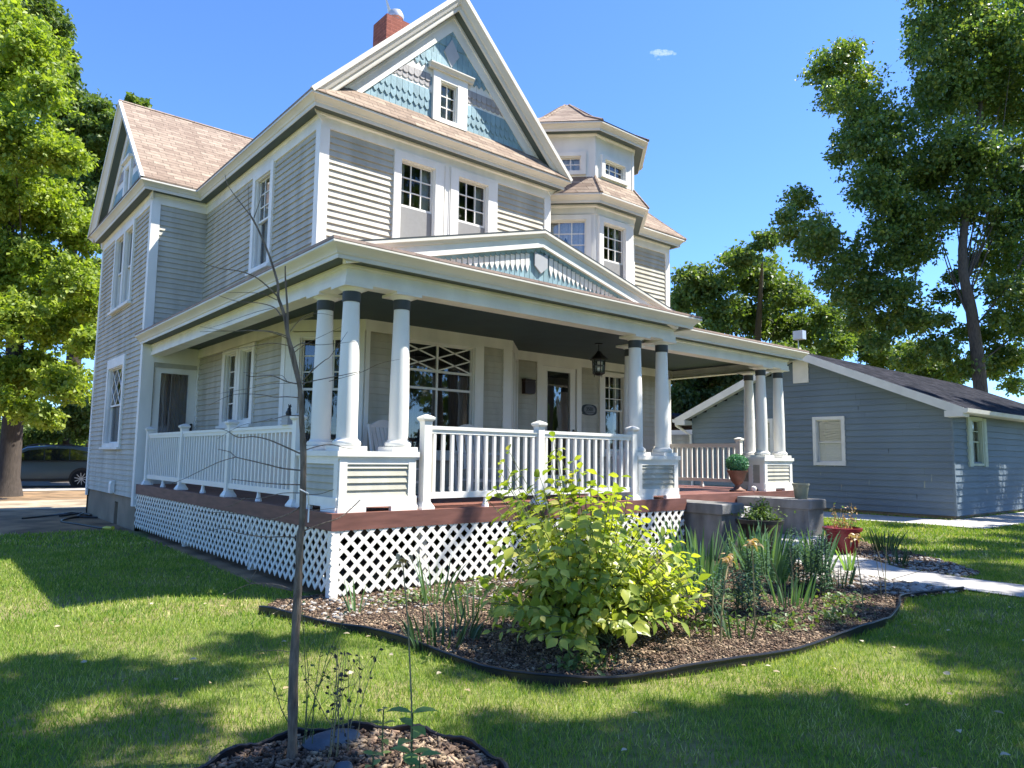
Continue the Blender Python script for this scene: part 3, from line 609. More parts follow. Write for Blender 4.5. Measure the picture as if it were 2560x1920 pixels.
# ================= PORCH =================
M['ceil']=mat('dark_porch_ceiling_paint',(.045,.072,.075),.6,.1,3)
pp=[(.13,8),(.13,.13),(5.70,.13),(5.70,.75),(10.19,.75),(10.19,3.6)]
b=MB(); b.sweep([(-.20,3.26),(0,3.26),(.02,3.262),(.02,3.33),(0,3.335),(0,3.462),(-.20,3.462)],pp,0,idm); b.sweep([(0,3.42),(.03,3.435),(.03,3.462)],pp,0,idm)
part('porch_beam',b,'white')
ZS=3.468; b=MB()
b.sweep([(.0,ZS),(.20,ZS)],pp,1,idm)
pr=[(.20,ZS),(.20,ZS-.02),(.212,ZS-.02),(.212,ZS+.02),(.225,ZS+.03)]+[(.225+.075*(i/6)**1.6,ZS+.03+.075*i/6) for i in range(7)]+[(.31,ZS+.115),(.31,ZS+.135),(.27,ZS+.138)]
b.sweep(pr,pp,0,idm); b.build('porch_cornice',['cream','green'],HS)
ze=ZS+.142
# porch roof planes
S=.27
def RZ(d): return ze+d*S
b=MB()
def slab(pts,th=.03): b.prism([Vector(p) for p in pts],(0,0,th))
slab([(-.18,-.18,ze),(6.01,-.18,ze),(5.5,2.81,RZ(2.99)),(1,2.81,RZ(2.99)),(-.18+0.6,2.0,RZ(.6))])
slab([(-.18,-.18,ze),(.42,2.0,RZ(.6)),(1.0,2.81,RZ(2.99)),(1,8,RZ(1.18)),(-.18,8,ze)])
slab([(6.01,-.18,ze),(6.01,.44,ze),(5.6,3.6,RZ(3.1)),(5.5,2.81,RZ(2.99))])
slab([(6.01,.44,ze),(10.5,.44,ze),(10.05,3.6,RZ(3.1)),(5.6,3.6,RZ(3.1))])
slab([(10.5,.44,ze),(10.5,3.6,ze),(10.05,3.6,RZ(3.1))])
part('porch_roof',b,'shlow')
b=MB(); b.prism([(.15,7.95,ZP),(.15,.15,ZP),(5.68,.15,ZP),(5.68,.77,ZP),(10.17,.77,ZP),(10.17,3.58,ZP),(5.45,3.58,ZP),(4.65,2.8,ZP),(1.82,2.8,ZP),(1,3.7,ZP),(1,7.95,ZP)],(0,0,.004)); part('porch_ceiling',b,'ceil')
# pediment
px0,pxa,px1=-.02,2.78,5.62; zpa=4.34; yp=-.06
rp3=[(px0,ze+.0),(pxa,zpa),(px1,ze+.0)]
b=MB()
b.sweep([(0,yp-.03),(.03,yp-.03),(.04,yp-.015),(.07,yp+.0),(.075,yp+.02)],rp3,0,ym); b.sweep([(0,yp-.03),(-.02,yp-.03),(-.02,yp+.1)],rp3,1,ym)
b.sweep([(.072,yp+.018),(.072,yp+.022),(.195,yp+.022),(.195,yp+.09)],rp3,2,ym); b.sweep([(.165,yp+.010),(.2,yp+.010),(.2,yp+.05)],rp3,2,ym)
b.build('pediment_rake',['cream','band','white'],HS)
b=MB()
b.prism([(px0,yp+.02,ze),(pxa,yp+.02,zpa-.0),(pxa,2.8,zpa-.0),(px0+.4,2.8,ze)],(0,0,.018)); b.prism([(pxa,yp+.02,zpa),(px1,yp+.02,ze),(px1-.4,2.8,ze),(pxa,2.8,zpa)],(0,0,.018)); part('pediment_roof',b,'shlow')
b=MB(); yI=.025; sl=(zpa-ze)/(pxa-px0)
zin=lambda x: zpa-.205-abs(x-pxa)*sl
b.face([(pxa-2.0,yI+.012,ze-.05),(pxa+2.0,yI+.012,ze-.05),(pxa+2.0,yI+.012,zin(pxa+2.0)+.05),(pxa,yI+.012,zin(pxa)+.05),(pxa-2.0,yI+.012,zin(pxa-2.0)+.05)],0)
x=pxa-1.9
while x<pxa+1.9:
    zz=zin(x+.035)+.03; b.box(x+.004,yI-.008,ze-.03,x+.078,yI+.008,zz,0)
    d=1-abs(x+.04-pxa)/1.6
    if d>0.02:
        top=zin(x+.04)-.03-.03*d; ln=.05+.22*d
        if x+.08<pxa-.11 or x>pxa+.11:
            b.prism([(x+.008,yI-.02,top),(x+.008,yI-.02,top-ln*.6),(x+.041,yI-.02,top-ln),(x+.074,yI-.02,top-ln*.6),(x+.074,yI-.02,top)],(0,.01,0),1)
    zt_=zin(x+.04)+.05; k=[(x+.041-.041*math.cos(math.pi*i/6),yI-.032,zt_-.07-.035*math.sin(math.pi*i/6)) for i in range(7)]
    b.prism([(x,yI-.032,zt_+.0)]+k+[(x+.082,yI-.032,zt_+.0)],(0,.01,0),0)
    x+=.082
zc=zin(pxa)
b.prism([(pxa-.11,yI-.04,zc-.06),(pxa-.11,yI-.04,zc-.25),(pxa,yI-.04,zc-.34),(pxa+.11,yI-.04,zc-.25),(pxa+.11,yI-.04,zc-.06),(pxa+.05,yI-.04,zc-.10),(pxa-.05,yI-.04,zc-.10)],(0,.02,0),2)
b.build('pediment_shingles',['teal','tealw','shield'],HS)
# deck
b=MB(); y=.04
def deckrect(x0,x1,y0,y1):
    y=y0
    while y<y1-.01: b.box(x0,y+.003,zd-.028,x1,min(y+.137,y1)-.003,zd); y+=.14
deckrect(.02,10.28,.64,3.7); deckrect(.02,5.78,.02,.64)
x=.02
while x<1.0: b.box(x+.003,3.7,zd-.028,x+.137,8.0,zd); x+=.14
part('deck_boards',b,'deck')
b=MB()
dp=[(0,8.02),(0,0),(5.8,0),(5.8,.62),(10.3,.62),(10.3,3.7)]
b.sweep([(-.03,zd-.17),(0,zd-.17),(0,zd+.002),(-.03,zd+.002)],dp,0,idm)
part('deck_fascia',b,'deckf')
b=MB(); b.sweep([(-.10,zd-.26),(-.075,zd-.26),(-.075,zd-.16)],dp,0,idm); part('rim_joist',b,'barkd')
# lattice skirts
def lattice(F,s0,s1,z0,z1,name='lattice',o=-.06):
    b=MB(); n=Vector((F.n.x,F.n.y,0)); p=.150; H=z1-z0
    for lay,(sg,oo) in enumerate(((1,o),(-1,o-.008))):
        s=s0-H-((s0-H)%p)
        while s<s1+H:
            # line from (s,z0) to (s+sg*H,z1) clipped
            a=Vector((s,z0)); c=Vector((s+sg*H,z1))
            t0,t1=0,1
            if sg>0: t0=max(0,(s0-s)/H); t1=min(1,(s1-s)/H)
            else: t0=max(0,(s-s1)/H); t1=min(1,(s-s0)/H)
            if t1-t0>.03:
                A=F.pt(s+sg*H*t0,z0+H*t0,oo); B=F.pt(s+sg*H*t1,z0+H*t1,oo); b.bar(A,B,.040,.0075,n)
            s+=p
    return part(name,b,'vinyl')
LF=Fr((0,8),(0,0)); FF0=Fr((0,0),(5.8,0)); FS=Fr((5.8,.62),(10.3,.62))
lattice(LF,.05,7.99,.08,.695,o=-.01); lattice(FF0,.01,5.74,.05,.695,o=-.01); lattice(FS,2.9,4.4,.08,.66)
for (x,y) in ((.055,.055),(1.15,.13),(3.5,.13),(5.6,.13),(.13,2.4),(.13,5.2)):
    b=MB(); b.box(x-.045,y-.045,-.15,x+.045,y+.045,.70); part('lattice_post',b,'vinyl')
b=MB(); b.box(.5,.9,-.1,9.5,2.6,.05); part('crawl_space_floor',b,'found')
# pedestals
def pedestal(rects,z0,zt_,faces):
    # rects: union footprint list ; faces: list of Fr for panelled faces
    b=MB()
    for (x0,y0,x1,y1) in rects: b.box(x0,y0,z0+.06,x1,y1,zt_-.05)
    p=b.build('pedestal','siding',HS)
    t=MB(); sd=MB()
    for F in faces:
        L=F.L
        t.fbox(F,-.012,.075,z0,zt_-.06,-.01,.028); t.fbox(F,L-.075,L+.012,z0,zt_-.06,-.01,.028)
        t.fbox(F,.075,L-.075,zt_-.14,zt_-.06,-.01,.025); t.fbox(F,-.02,L+.02,z0+.05,z0+.15,-.01,.04); t.fbox(F,-.03,L*.33,z0,z0+.05,-.01,.05); t.fbox(F,L*.67,L+.03,z0,z0+.05,-.01,.05)
        sd=MB(); siding(sd,F,.075,L-.075,z0+.15,zt_-.14,.075,o0=.002,o1=.020); sd.build('siding_panel','siding',p)
    for (x0,y0,x1,y1) in rects: t.box(x0-.05,y0-.05,zt_-.06,x1+.05,y1+.05,zt_-.002); t.box(x0-.03,y0-.03,zt_-.09,x1+.03,y1+.03,zt_-.06)
    t.build('trim','white',p)
ZC=1.49
pedestal([(.13,.13,1.02,.43),(.131,.431,.43,1.06)],zd,ZC,[Fr((.13,.13),(1.02,.13)),Fr((.13,1.06),(.13,.13)),Fr((1.02,.13),(1.02,.43))])
pedestal([(4.82,.13,5.72,.43),(5.42,.431,5.719,1.06)],zd,ZC,[Fr((4.82,.13),(5.72,.13)),Fr((4.82,.43),(4.82,.13)),Fr((5.42,1.06),(5.42,.43))])
pedestal([(9.22,.74,10.2,1.04),(9.89,1.041,10.199,1.72)],zd,ZC,[Fr((9.22,.74),(10.2,.74)),Fr((9.22,1.04),(9.22,.74)),Fr((9.89,1.72),(9.89,1.04))])
# columns
proto=None
for i,(x,y) in enumerate([(.27,.27),(.90,.27),(.27,.90),(4.94,.27),(5.57,.27),(5.57,.90),(9.42,.89),(10.06,.89),(10.06,1.55)]):
    if proto is None:
        b=MB(); zb=ZC+.055; H=3.09
        prof=[(.112,zb+.07)]+[(.110-.022*max(0,(k/12-.3)/.7)**1.3,zb+.07+(H-zb-.07)*k/12) for k in range(1,13)]
        b.lathe(prof,seg=28); o=b.build('column','white',HS,True)
        t=MB(); t.box(-.16,-.16,ZC-.001,.16,.16,ZC+.05); t.lathe([(.13,zb-.006),(.145,zb),(.152,zb+.02),(.145,zb+.045),(.125,zb+.055),(.12,zb+.07)],seg=28); t.build('column_base','white',o,True)
        t=MB(); t.lathe([(.097,3.085),(.099,3.09),(.099,3.195),(.095,3.20)],seg=28); t.build('neck_band','band',o,True)
        t=MB(); t.lathe([(.10,3.196),(.105,3.205),(.14,3.225),(.15,3.232)],seg=28); t.box(-.165,-.165,3.23,.165,.165,3.262); t.build('capital','white',o,True)
        proto=o; base=o.location.copy(); o.location=(x,y,0)
    else:
        c=proto.copy(); COL.objects.link(c); c.location=(x,y,0)
        for ch in proto.children: d=ch.copy(); COL.objects.link(d); d.parent=c
# railings
pm=None
def post(x,y,zb=None,zt_=1.80):
    global pm
    if pm is None:
        b=MB(); b.box(-.05,-.05,zd,.05,.05,zt_+.02); o=b.build('railing_post','vinyl',HS)
        t=MB(); t.lathe([(.075,zt_+.015),(.075,zt_+.03),(.105,zt_+.055),(.108,zt_+.075),(.085,zt_+.088),(.02,zt_+.11),(0,zt_+.112)],seg=4,rot=math.pi/4); t.build('post_cap','vinyl',o)
        t=MB(); t.lathe([(.12,zd),(.12,zd+.02),(.10,zd+.045),(.073,zd+.08)],seg=4,rot=math.pi/4); t.build('post_skirt','vinyl',o)
        pm=o; o.location=(x,y,0)
    else:
        c=pm.copy(); COL.objects.link(c); c.location=(x,y,0)
        for ch in pm.children: d=ch.copy(); COL.objects.link(d); d.parent=c
bm=None
def railing(p0,p1,n):
    global bm
    F=Fr(p0,p1); b=MB(); b.fbox(F,0,F.L,1.745,1.785,-.035,.035); b.fbox(F,0,F.L,1.70,1.745,-.022,.022); r=part('railing',b,'vinyl')
    b=MB(); b.fbox(F,0,F.L,.97,1.04,-.022,.022); 
    b.build('bottom_rail','vinyl',r); b=MB(); c=F.pt(F.L/2,0); b.lathe([(.045,zd),(.04,zd+.03),(.03,zd+.05),(.02,zd+.115)],(c.x,c.y,0),8); b.build('foot_block','vinyl',r)
    for i in range(n):
        s=F.L*(i+.5)/n
        if bm is None:
            t=MB(); t.box(-.018,-.018,1.035,.018,.018,1.705); o=t.build('baluster','vinyl',r); bm=o
        else: o=bm.copy(); COL.objects.link(o); o.parent=r
        q=F.pt(s,0); o.location=(q.x,q.y,0)
for y in (7.7,5.58,3.38,1.17): post(.12,y)
for a_,c_,n in ((7.65,5.63,17),(5.53,3.43,17),(3.33,1.22,17)): railing((.12,a_),(.12,c_),n)
for x in (1.17,2.89,4.70): post(x,.12)
railing((1.22,.12),(2.84,.12),13); railing((2.94,.12),(4.65,.12),13)
post(10.06,1.80); railing((10.06,3.6),(10.06,1.86),13)
# ================= STEPS =================
ST=empty('concrete_steps',(7.2,-.3,0),'grey concrete front steps between two heavy painted cheek walls leading up to the porch','steps')
def cheek(x0,x1,y0,y1):
    b=MB(); b.box(x0+.04,y0+.04,-.2,x1-.04,y1,.64); o=b.build('cheek_wall','concrete',ST)
    bmx=MB(); bmx.box(x0,y0,.64,x1,y1,.80); c=bmx.build('cap_slab','concrete',o)
    md=c.modifiers.new('b','BEVEL'); md.width=.02; md.segments=2
cheek(5.80,6.38,-.62,.61); cheek(8.08,8.66,-.74,.61)
for (x0,x1,y0,y1,z0,z1) in ((6.37,8.09,.28,.62,-.1,.64),(6.37,8.09,-.08,.28,-.1,.43),(6.45,8.35,-1.05,-.08,-.1,.21)):
    b=MB(); b.box(x0,y0,z0,x1,y1,z1); o=b.build('step','step',ST); md=o.modifiers.new('b','BEVEL'); md.width=.02; md.segments=2
# ================= GARAGE / NEIGHBOUR =================
GH=empty('blue_grey_house',(20,4,0),'low blue-grey clapboard house with white rake boards and dark shingle roof beside the big house','house')
G0,G1=17.0,30.0; ge=2.82; gr=4.52; gy0,gy1,gyc=.1,8.0,4.05
FGl=Fr((G0,gy1),(G0,gy0)); FGf=Fr((G0,gy0),(G1,gy0))
gyf=lambda y:gy1-y
hg=[window(FGl,gyf(3.66),gyf(2.92),1.40,2.62,(.10,.10,.09,.09),zm=1.98,grid=None,curt=('blind','blind'),parent=GH,trim='bwhite',sill=False),
    window(FGl,gyf(5.9),gyf(5.12),1.60,2.62,(.10,.10,.09,.09),zm=2.1,grid=None,curt=('blind','blind'),parent=GH,trim='bwhite',sill=False)]
hf=[window(FGf,18.3-G0,19.05-G0,1.42,2.58,(.06,.06,.08,.06),zm=2.0,grid=(1,2),parent=GH,trim='mint',sill=False,curt=('sides','curtain'))]
b=MB()
gs=(gr-ge)/(gyc-gy0)
def gclip(z):
    if z<ge: return (0,99)
    d=(z-ge)/gs; return (d,gy1-gy0-d)
siding(b,FGl,0,gy1-gy0,.1,gr,.17,hg,clip=gclip,o0=.0,o1=.027); siding(b,FGf,0,G1-G0,.1,ge,.17,hf,o0=.0,o1=.027); b.box(G0-.024,gy0-.024,.1,G0+.03,gy0+.03,ge)
part('wall',b,'blue',GH)
# soft paint chips and batten joints
b=MB(); rr=random.Random(4)
for k in range(9):
    s=rr.uniform(.3,7.6); z=.1+.17*rr.randint(1,19)
    if z<gclip(z)[1]*9: b.fbox(FGl,s,s+.004,z+.01,z+.15,.0,.024)
part('board_joint',b,'black',GH)
b=MB(); b.box(G0+.05,gy0+.05,-.2,G1,gy1,.1); part('foundation',b,'found',GH)
b=MB()
ov=.4; ox=.4; zro=ge+.10-ov*gs
A=[(G0-ox,gy0-ov,zro),(G1,gy0-ov,zro),(G1,gyc,gr+.10),(G0-ox,gyc,gr+.10)]
B=[(G0-ox,gyc,gr+.10),(G1,gyc,gr+.10),(G1,gy1+ov,zro),(G0-ox,gy1+ov,zro)]
for f in (A,B): b.prism([Vector(p) for p in f],(0,0,.05))
part('roof',b,'asph',GH)
b=MB(); ymg=lambda y,z,h:(h,y,z)
b.sweep([(-.055,G0-ox-.02),(.16,G0-ox-.02),(.16,G0-ox+.01),(.09,G0-ox+.01),(.09,G0)],[(gy0-ov,zro),(gyc,gr+.10),(gy1+ov,zro)],0,ymg)
b.box(G0-ox-.021,gy0-ov,zro-.17,G0,gy0+.02,zro-.02); b.box(G0-ox-.021,gy1,zro-.17,G0,gy1+ov,zro-.02)
b.box(G0,gy0-ov,zro-.06,G1,gy0,zro-.04)
part('rake_board',b,'bwhite',GH)
gp=[(0,0),(0,-.10),(.05,-.12),(.10,-.10),(.12,0)]
for (yy,sg) in ((gy0-ov,-1),(gy1+ov,1)):
    b=MB(); b.prism([(G0-ox-.02,yy+sg*p[0],zro+.03+p[1]) for p in gp],(G1-G0+ox,0,0)); part('gutter',b,'bwhite',GH)
b=MB(); b.tube([(G0-.3,gy1+ov+.06,zro-.06),(G0-.3,gy1+ov+.04,zro-.18),(G0-.15,gy1+.15,zro-.4),(G0-.06,gy1+.02,zro-.5),(G0-.06,gy1-.03,.2)],.045,.045,6); part('downspout',b,'bwhite',GH)
b=MB(); b.fbox(FGl,gyf(4.32),gyf(3.84),3.74,4.44,0,.05); gv=part('gable_vent',b,'bwhite',GH)
b=MB()
for k in range(15): z=3.80+k*.038; b.fbox(FGl,gyf(4.26),gyf(3.9),z,z+.02,.05,.06)
b.build('louvre','bwhite',gv)
for (x0,x1) in ((17.98,18.22),(19.13,19.37)):
    b=MB(); b.fbox(FGf,x0-G0,x1-G0,1.34,2.64,0,.06)
    for (p,q) in ((1.42,1.94),(2.02,2.56)): b.fbox(FGf,x0-G0+.05,x1-G0-.05,p,q,.06,.068)
    part('shutter',b,'mint',GH)
b=MB(); b.tube([(20,5.75,4.2),(20,5.75,5.6)],.02,.02,6); b.box(19.88,5.53,5.58,20.12,5.88,5.88); part('roof_vent_box',b,'galv',GH)
# small shed beyond
SH=empty('shed',(22,13,0),'small white-trimmed outbuilding seen through the porch behind the blue-grey house','shed')
b=MB(); siding(b,Fr((21,15),(21,9.6)),0,5.4,0,2.5,.17); siding(b,Fr((21,9.6),(26,9.6)),0,5,0,2.5,.17); part('wall',b,'siding',SH)
b=MB(); b.prism([(20.6,9.2,2.6),(26,9.2,2.6),(26,12.3,3.3),(20.6,12.3,3.3)],(0,0,.08)); b.prism([(20.6,12.3,3.3),(26,12.3,3.3),(26,15.4,2.6),(20.6,15.4,2.6)],(0,0,.08)); part('roof',b,'asph',SH)
b=MB(); b.box(20.57,9.15,2.42,26,9.2,2.68); b.box(20.55,9.2,2.42,20.6,15.4,2.60); part('fascia',b,'bwhite',SH)
# ================= GROUND =================
M['lawn']=mat('lawn_soil_and_thatch',(.12,.15,.03),.95,.3,14,.8,60,col2=(.20,.18,.07),c2scale=1.2)
M['soil']=mat('dry_dirt',(.29,.185,.095),.95,.25,2,.7,18,col2=(.16,.105,.055),c2scale=1.1)
M['asphalt_road']=mat('street_asphalt',(.13,.12,.11),.95,.15,3,.3,30)
M['drive']=mat('pale_driveway',(.40,.33,.23),.95,.2,3,.3,30,col2=(.26,.20,.13),c2scale=.8)
M['mulch']=mat('mulch_soil',(.095,.065,.048),.95,.35,20,1,50,col2=(.16,.12,.09),c2scale=6)
M['chip']=mat('wood_chips',(.15,.098,.065),.9,.2,20,.3,80,island=.85,col2=(.29,.215,.14),c2scale=9)
M['stone']=mat('river_stones',(.34,.315,.28),.8,.15,12,.3,60,island=.4)
M['edge']=mat('black_plastic_edging',(.018,.018,.02),.35,.1,6,.1,20)
grass_cols=leafmat('grass_blades',(.10,.22,.026),(.36,.42,.085),trans=.3,rough=.5,spec=.22,c3=(.62,.57,.29),ns=1.6,nw=.5)
def sheet(name,poly,z,mt,kind='structure'):
    b=MB(); b.face([(x,y,z) for x,y in poly]); o=b.build(name,mt); o['kind']=kind; return o
sheet('ground',[(-300,-200),(400,-200),(400,500),(-300,500)],0,'lawn')
bed1=[(-.73,-.1),(-.58,-.67),(-.37,-1.34),(-.27,-2.03),(-.19,-3.01),(.12,-3.42),(.65,-3.62),(1.57,-3.82),(2.42,-3.86),(3.43,-3.84),(4.2,-3.66),(4.9,-3.45),(5.86,-3.68),(5.93,-3.0),(6.05,-2.3),(6.45,-1.1),(6.4,.3),(-.4,.3)]
bed2=[(-1.79+.72*math.cos(a)*1.0,-3.83+.72*math.sin(a)) for a in [2*math.pi*i/28 for i in range(28)]]
bed3=[(6.95,-3.3),(7.1,-2.6),(7.6,-1.9),(8.0,-1.1),(8.7,.5),(10.3,.6),(10.4,-.2),(9.6,-1.1),(8.9,-2.0),(8.3,-2.7),(7.5,-3.35)]
walk=[(6.4,-1.0),(8.4,-1.0),(7.75,-1.75),(7.1,-2.5),(6.93,-3.3),(6.9,-4.2),(6.9,-12),(5.95,-12),(5.98,-3.9),(5.98,-2.9),(6.08,-2.2)]
gwalk=[(14.8,-1.2),(40,-1.6),(40,-.3),(17.2,.1),(16.7,.15),(16.6,14),(14.4,14),(14.6,1.7),(14.85,.3)]
soil=[(-60,8.5),(-1.9,8.5),(-.6,8.35),(.3,7.95),(-.12,6.5),(-.14,4),(-.22,1.2),(-.02,.6),(.5,.7),(.5,8.1),(1,13.0),(40,13.0),(40,24),(-60,24)]
sheet('garden_bed',bed1,.012,'mulch'); sheet('round_bed',bed2,.012,'mulch'); sheet('stone_bed',bed3,.008,'mulch')
sheet('front_walk',walk,.02,'walk'); sheet('garage_walk',gwalk,.018,'walk'); sheet('dirt_yard',soil,.004,'soil')
b=MB(); 
for (p,q) in (((5.98,-2.85),(7.02,-2.8)),((5.98,-4.3),(6.92,-4.28)),((6.1,-2.0),(7.6,-1.9))): b.bar((p[0],p[1],.0215),(q[0],q[1],.0215),.012,.003,(0,0,1))
o=b.build('walk_joints','dark'); o['kind']='structure'
sheet('driveway',[(-60,14.2),(-.9,14.6),(1.2,14.3),(3,18.3),(-60,18.8)],.010,'drive'); sheet('street',[(-80,24),(60,24),(60,36),(-80,36)],.006,'asphalt_road')
b=MB(); b.tube([(-60,23.9,.03),(60,23.9,.03)],.07,.07,6); o=b.build('kerb','walk'); o['kind']='structure'
def smooth(pts,n=6,closed=False):
    P=[Vector((*p,0)) if len(p)==2 else Vector(p) for p in pts]; out=[]; k=len(P)
    for i in range(k if closed else k-1):
        p0=P[(i-1)%k] if (closed or i>0) else P[0]; p1=P[i]; p2=P[(i+1)%k]; p3=P[(i+2)%k] if (closed or i+2<k) else P[-1]
        for j in range(n):
            t=j/n; out.append(.5*((2*p1)+(p2-p0)*t+(2*p0-5*p1+4*p2-p3)*t*t+(3*p1-p0-3*p2+p3)*t**3))
    if not closed: out.append(P[-1])
    return out
def edging(pts,label,group,closed=False,h=.06):
    sp=smooth(pts,7,closed); 
    if closed: sp=sp+[sp[0]]
    rr=random.Random(len(pts)); hz=[h+.012*math.sin(i*.45)+rr.uniform(-.004,.004) for i in range(len(sp))]
    b=MB(); b.tube([(p.x,p.y,z) for p,z in zip(sp,hz)],.011,.011,7)
    for (p,z),(q,y) in zip(zip(sp,hz),list(zip(sp,hz))[1:]): 
        d=(q-p).normalized(); n=Vector((d.y,-d.x,0))*.004
        b.hexa([(p.x-n.x,p.y-n.y,-.02),(q.x-n.x,q.y-n.y,-.02),(q.x+n.x,q.y+n.y,-.02),(p.x+n.x,p.y+n.y,-.02),(p.x-n.x,p.y-n.y,z),(q.x-n.x,q.y-n.y,y),(q.x+n.x,q.y+n.y,y),(p.x+n.x,p.y+n.y,z)])
    o=b.build('garden_edging','edge',None,True); tag(o,label,'edging',group); return o
edging(bed1[:13],'long black plastic edging curving round the main flower bed','black garden edging')
edging(bed2,'black plastic edging ring round the mulch at the sapling foot','black garden edging',True,h=.045)
# ---- numpy scatter helpers ----
def inpoly(P,poly):
    x,y=P[:,0],P[:,1]; r=np.zeros(len(P),bool); k=len(poly)
    for i in range(k):
        x1,y1=poly[i];x2,y2=poly[(i+1)%k]
        c=((y1>y)!=(y2>y))&(x<(x2-x1)*(y-y1)/((y2-y1)+1e-12)+x1); r^=c
    return r
CAM=np.array([-3.316,-6.727]); FH=np.array([.643,.766]); RH=np.array([.766,-.643])
def scatter(rng,box,dens,near=None,far=None,lim=.95):
    x0,x1,y0,y1=box; n=int((x1-x0)*(y1-y0)*dens); P=np.stack([rng.uniform(x0,x1,n),rng.uniform(y0,y1,n)],1)
    d=P-CAM; f=d@FH; r=d@RH; k=(f>.6)&(np.abs(r)<f*lim+1.0)
    if near is not None: k&=(f>=near)
    if far is not None: k&=(f<far)
    return P[k]
BLADE=([(0,-.5,0),(0,.5,0),(.55,-.38,.06),(.55,.38,.06),(1,0,.28)],[(0,1,3,2),(2,3,4)])
rng=np.random.RandomState(11)
porch_fp=[(-.05,-.05),(5.85,-.05),(5.85,-.6),(8.7,-.8),(8.7,.6),(10.4,.6),(10.4,13),(-.15,13),(-.15,8)]
def lawn(name,near,far,dens,wd,hg,box):
    P=scatter(rng,box,dens,near,far); k=~(inpoly(P,bed1)|inpoly(P,bed2)|inpoly(P,bed3)|inpoly(P,walk)|inpoly(P,gwalk)|inpoly(P,soil)|inpoly(P,porch_fp)); P=P[k]
    # thin out patchily
    g=np.sin(P[:,0]*2.3+np.sin(P[:,1]*1.9))*np.sin(P[:,1]*2.7+1)+.25*rng.rand(len(P)); keep=rng.rand(len(P))<np.clip(.78+.3*g,.45,1); P=P[keep]; n=len(P)
    pos=np.column_stack([P,np.full(n,-.004)]); lean=rng.normal(size=(n,3))*np.array([.42,.42,0])+np.array([0,0,1]); nr=rng.normal(size=(n,3)); nr[:,2]=.3
    sc=hg*(.55+.8*rng.rand(n)); s2=wd*(.7+.6*rng.rand(n))
    o=inst(name,BLADE[0],BLADE[1],pos,lean,nr,sc,grass_cols,sc2=s2); o['kind']='stuff'; return n
n1=lawn('grass',.6,6.2,6200,.0040,.042,(-8,8,-7,4))
n2=lawn('grass',6.2,11,2600,.0070,.046,(-10,14,-9,9))
n3=lawn('grass',11,24,650,.016,.06,(-12,32,-14,26))
print('blades',n1,n2,n3)
# fallen leaves on lawn
P=scatter(rng,(-6,8,-6,2),3.0); k=~(inpoly(P,bed1)|inpoly(P,bed2)|inpoly(P,walk)|inpoly(P,porch_fp)); P=P[k][:120]; n=len(P)
M['dryleaf']=leafmat('dry_leaves',(.36,.27,.14),(.55,.48,.36),trans=.15)
o=inst('fallen_leaves',LEAF8[0],LEAF8[1],np.column_stack([P,np.full(n,.045)]),np.column_stack([rng.normal(size=(n,2)),np.zeros(n)+.1]),np.column_stack([rng.normal(size=(n,2))*.3,np.ones(n)]),.03+.03*rng.rand(n),'dryleaf'); o['kind']='stuff'
# mulch chips
CH=([(0,-.5,-.5),(1,-.4,-.5),(1,.4,-.5),(0,.5,-.5),(0,-.5,.5),(1,-.3,.5),(1,.45,.5),(0,.5,.5)],[(3,2,1,0),(4,5,6,7),(0,1,5,4),(1,2,6,5),(2,3,7,6),(3,0,4,7)])
def chips(poly,box,dens,smin,smax,name='wood_chips',mt='chip'):
    P=scatter(rng,box,dens); P=P[inpoly(P,poly)]; n=len(P)
    ax=np.column_stack([rng.normal(size=(n,2)),rng.normal(size=n)*.22]); nr=np.column_stack([rng.normal(size=(n,2))*.3,np.ones(n)]); s=smin+(smax-smin)*rng.rand(n)**2
    o=inst(name,CH[0],CH[1],np.column_stack([P,.016+.014*rng.rand(n)]),ax,nr,s,mt,sc2=s*(.22+.25*rng.rand(n))); o['kind']='stuff'
chips(bed1,(-1,6.6,-4,.3),4600,.009,.030); chips(bed2,(-2.8,-.9,-4.6,-2.8),5200,.008,.045); chips(bed3,(6.8,10.5,-3.4,.7),1300,.012,.045)
pod=[]
ph=(1+5**.5)/2; ic=[(-1,ph,0),(1,ph,0),(-1,-ph,0),(1,-ph,0),(0,-1,ph),(0,1,ph),(0,-1,-ph),(0,1,-ph),(ph,0,-1),(ph,0,1),(-ph,0,-1),(-ph,0,1)]
ICO=([tuple(c*.53 for c in v) for v in ic],[(0,11,5),(0,5,1),(0,1,7),(0,7,10),(0,10,11),(1,5,9),(5,11,4),(11,10,2),(10,7,6),(7,1,8),(3,9,4),(3,4,2),(3,2,6),(3,6,8),(3,8,9),(4,9,5),(2,4,11),(6,2,10),(8,6,7),(9,8,1)])
def stones(poly,box,dens,smin,smax,fn=None):
    P=scatter(rng,box,dens); P=P[inpoly(P,poly)]
    if fn is not None: P=P[fn(P)]
    n=len(P); T=[(a*1.25,b_,c*.6) for a,b_,c in ICO[0]]
    o=inst('river_stones',T,ICO[1],np.column_stack([P,.012+.02*rng.rand(n)]),np.column_stack([rng.normal(size=(n,2)),np.zeros(n)]),np.tile([0,0,1.],(n,1))+.1*rng.normal(size=(n,3)),smin+(smax-smin)*rng.rand(n),'stone',smooth=True); o['kind']='stuff'
stones(bed1,(4.2,6.2,-3.8,-2.0),420,.015,.045,lambda P:(P[:,0]-6.0)+.0*(P[:,1])>-1.1+.9*rng.rand(len(P)))
stones(bed3,(6.8,10.5,-3.4,.7),200,.010,.035,lambda P:P[:,0]+P[:,1]*.75<6.2+1.2*rng.rand(len(P))); stones(bed1,(-.8,3.5,-.9,.0),160,.012,.03)
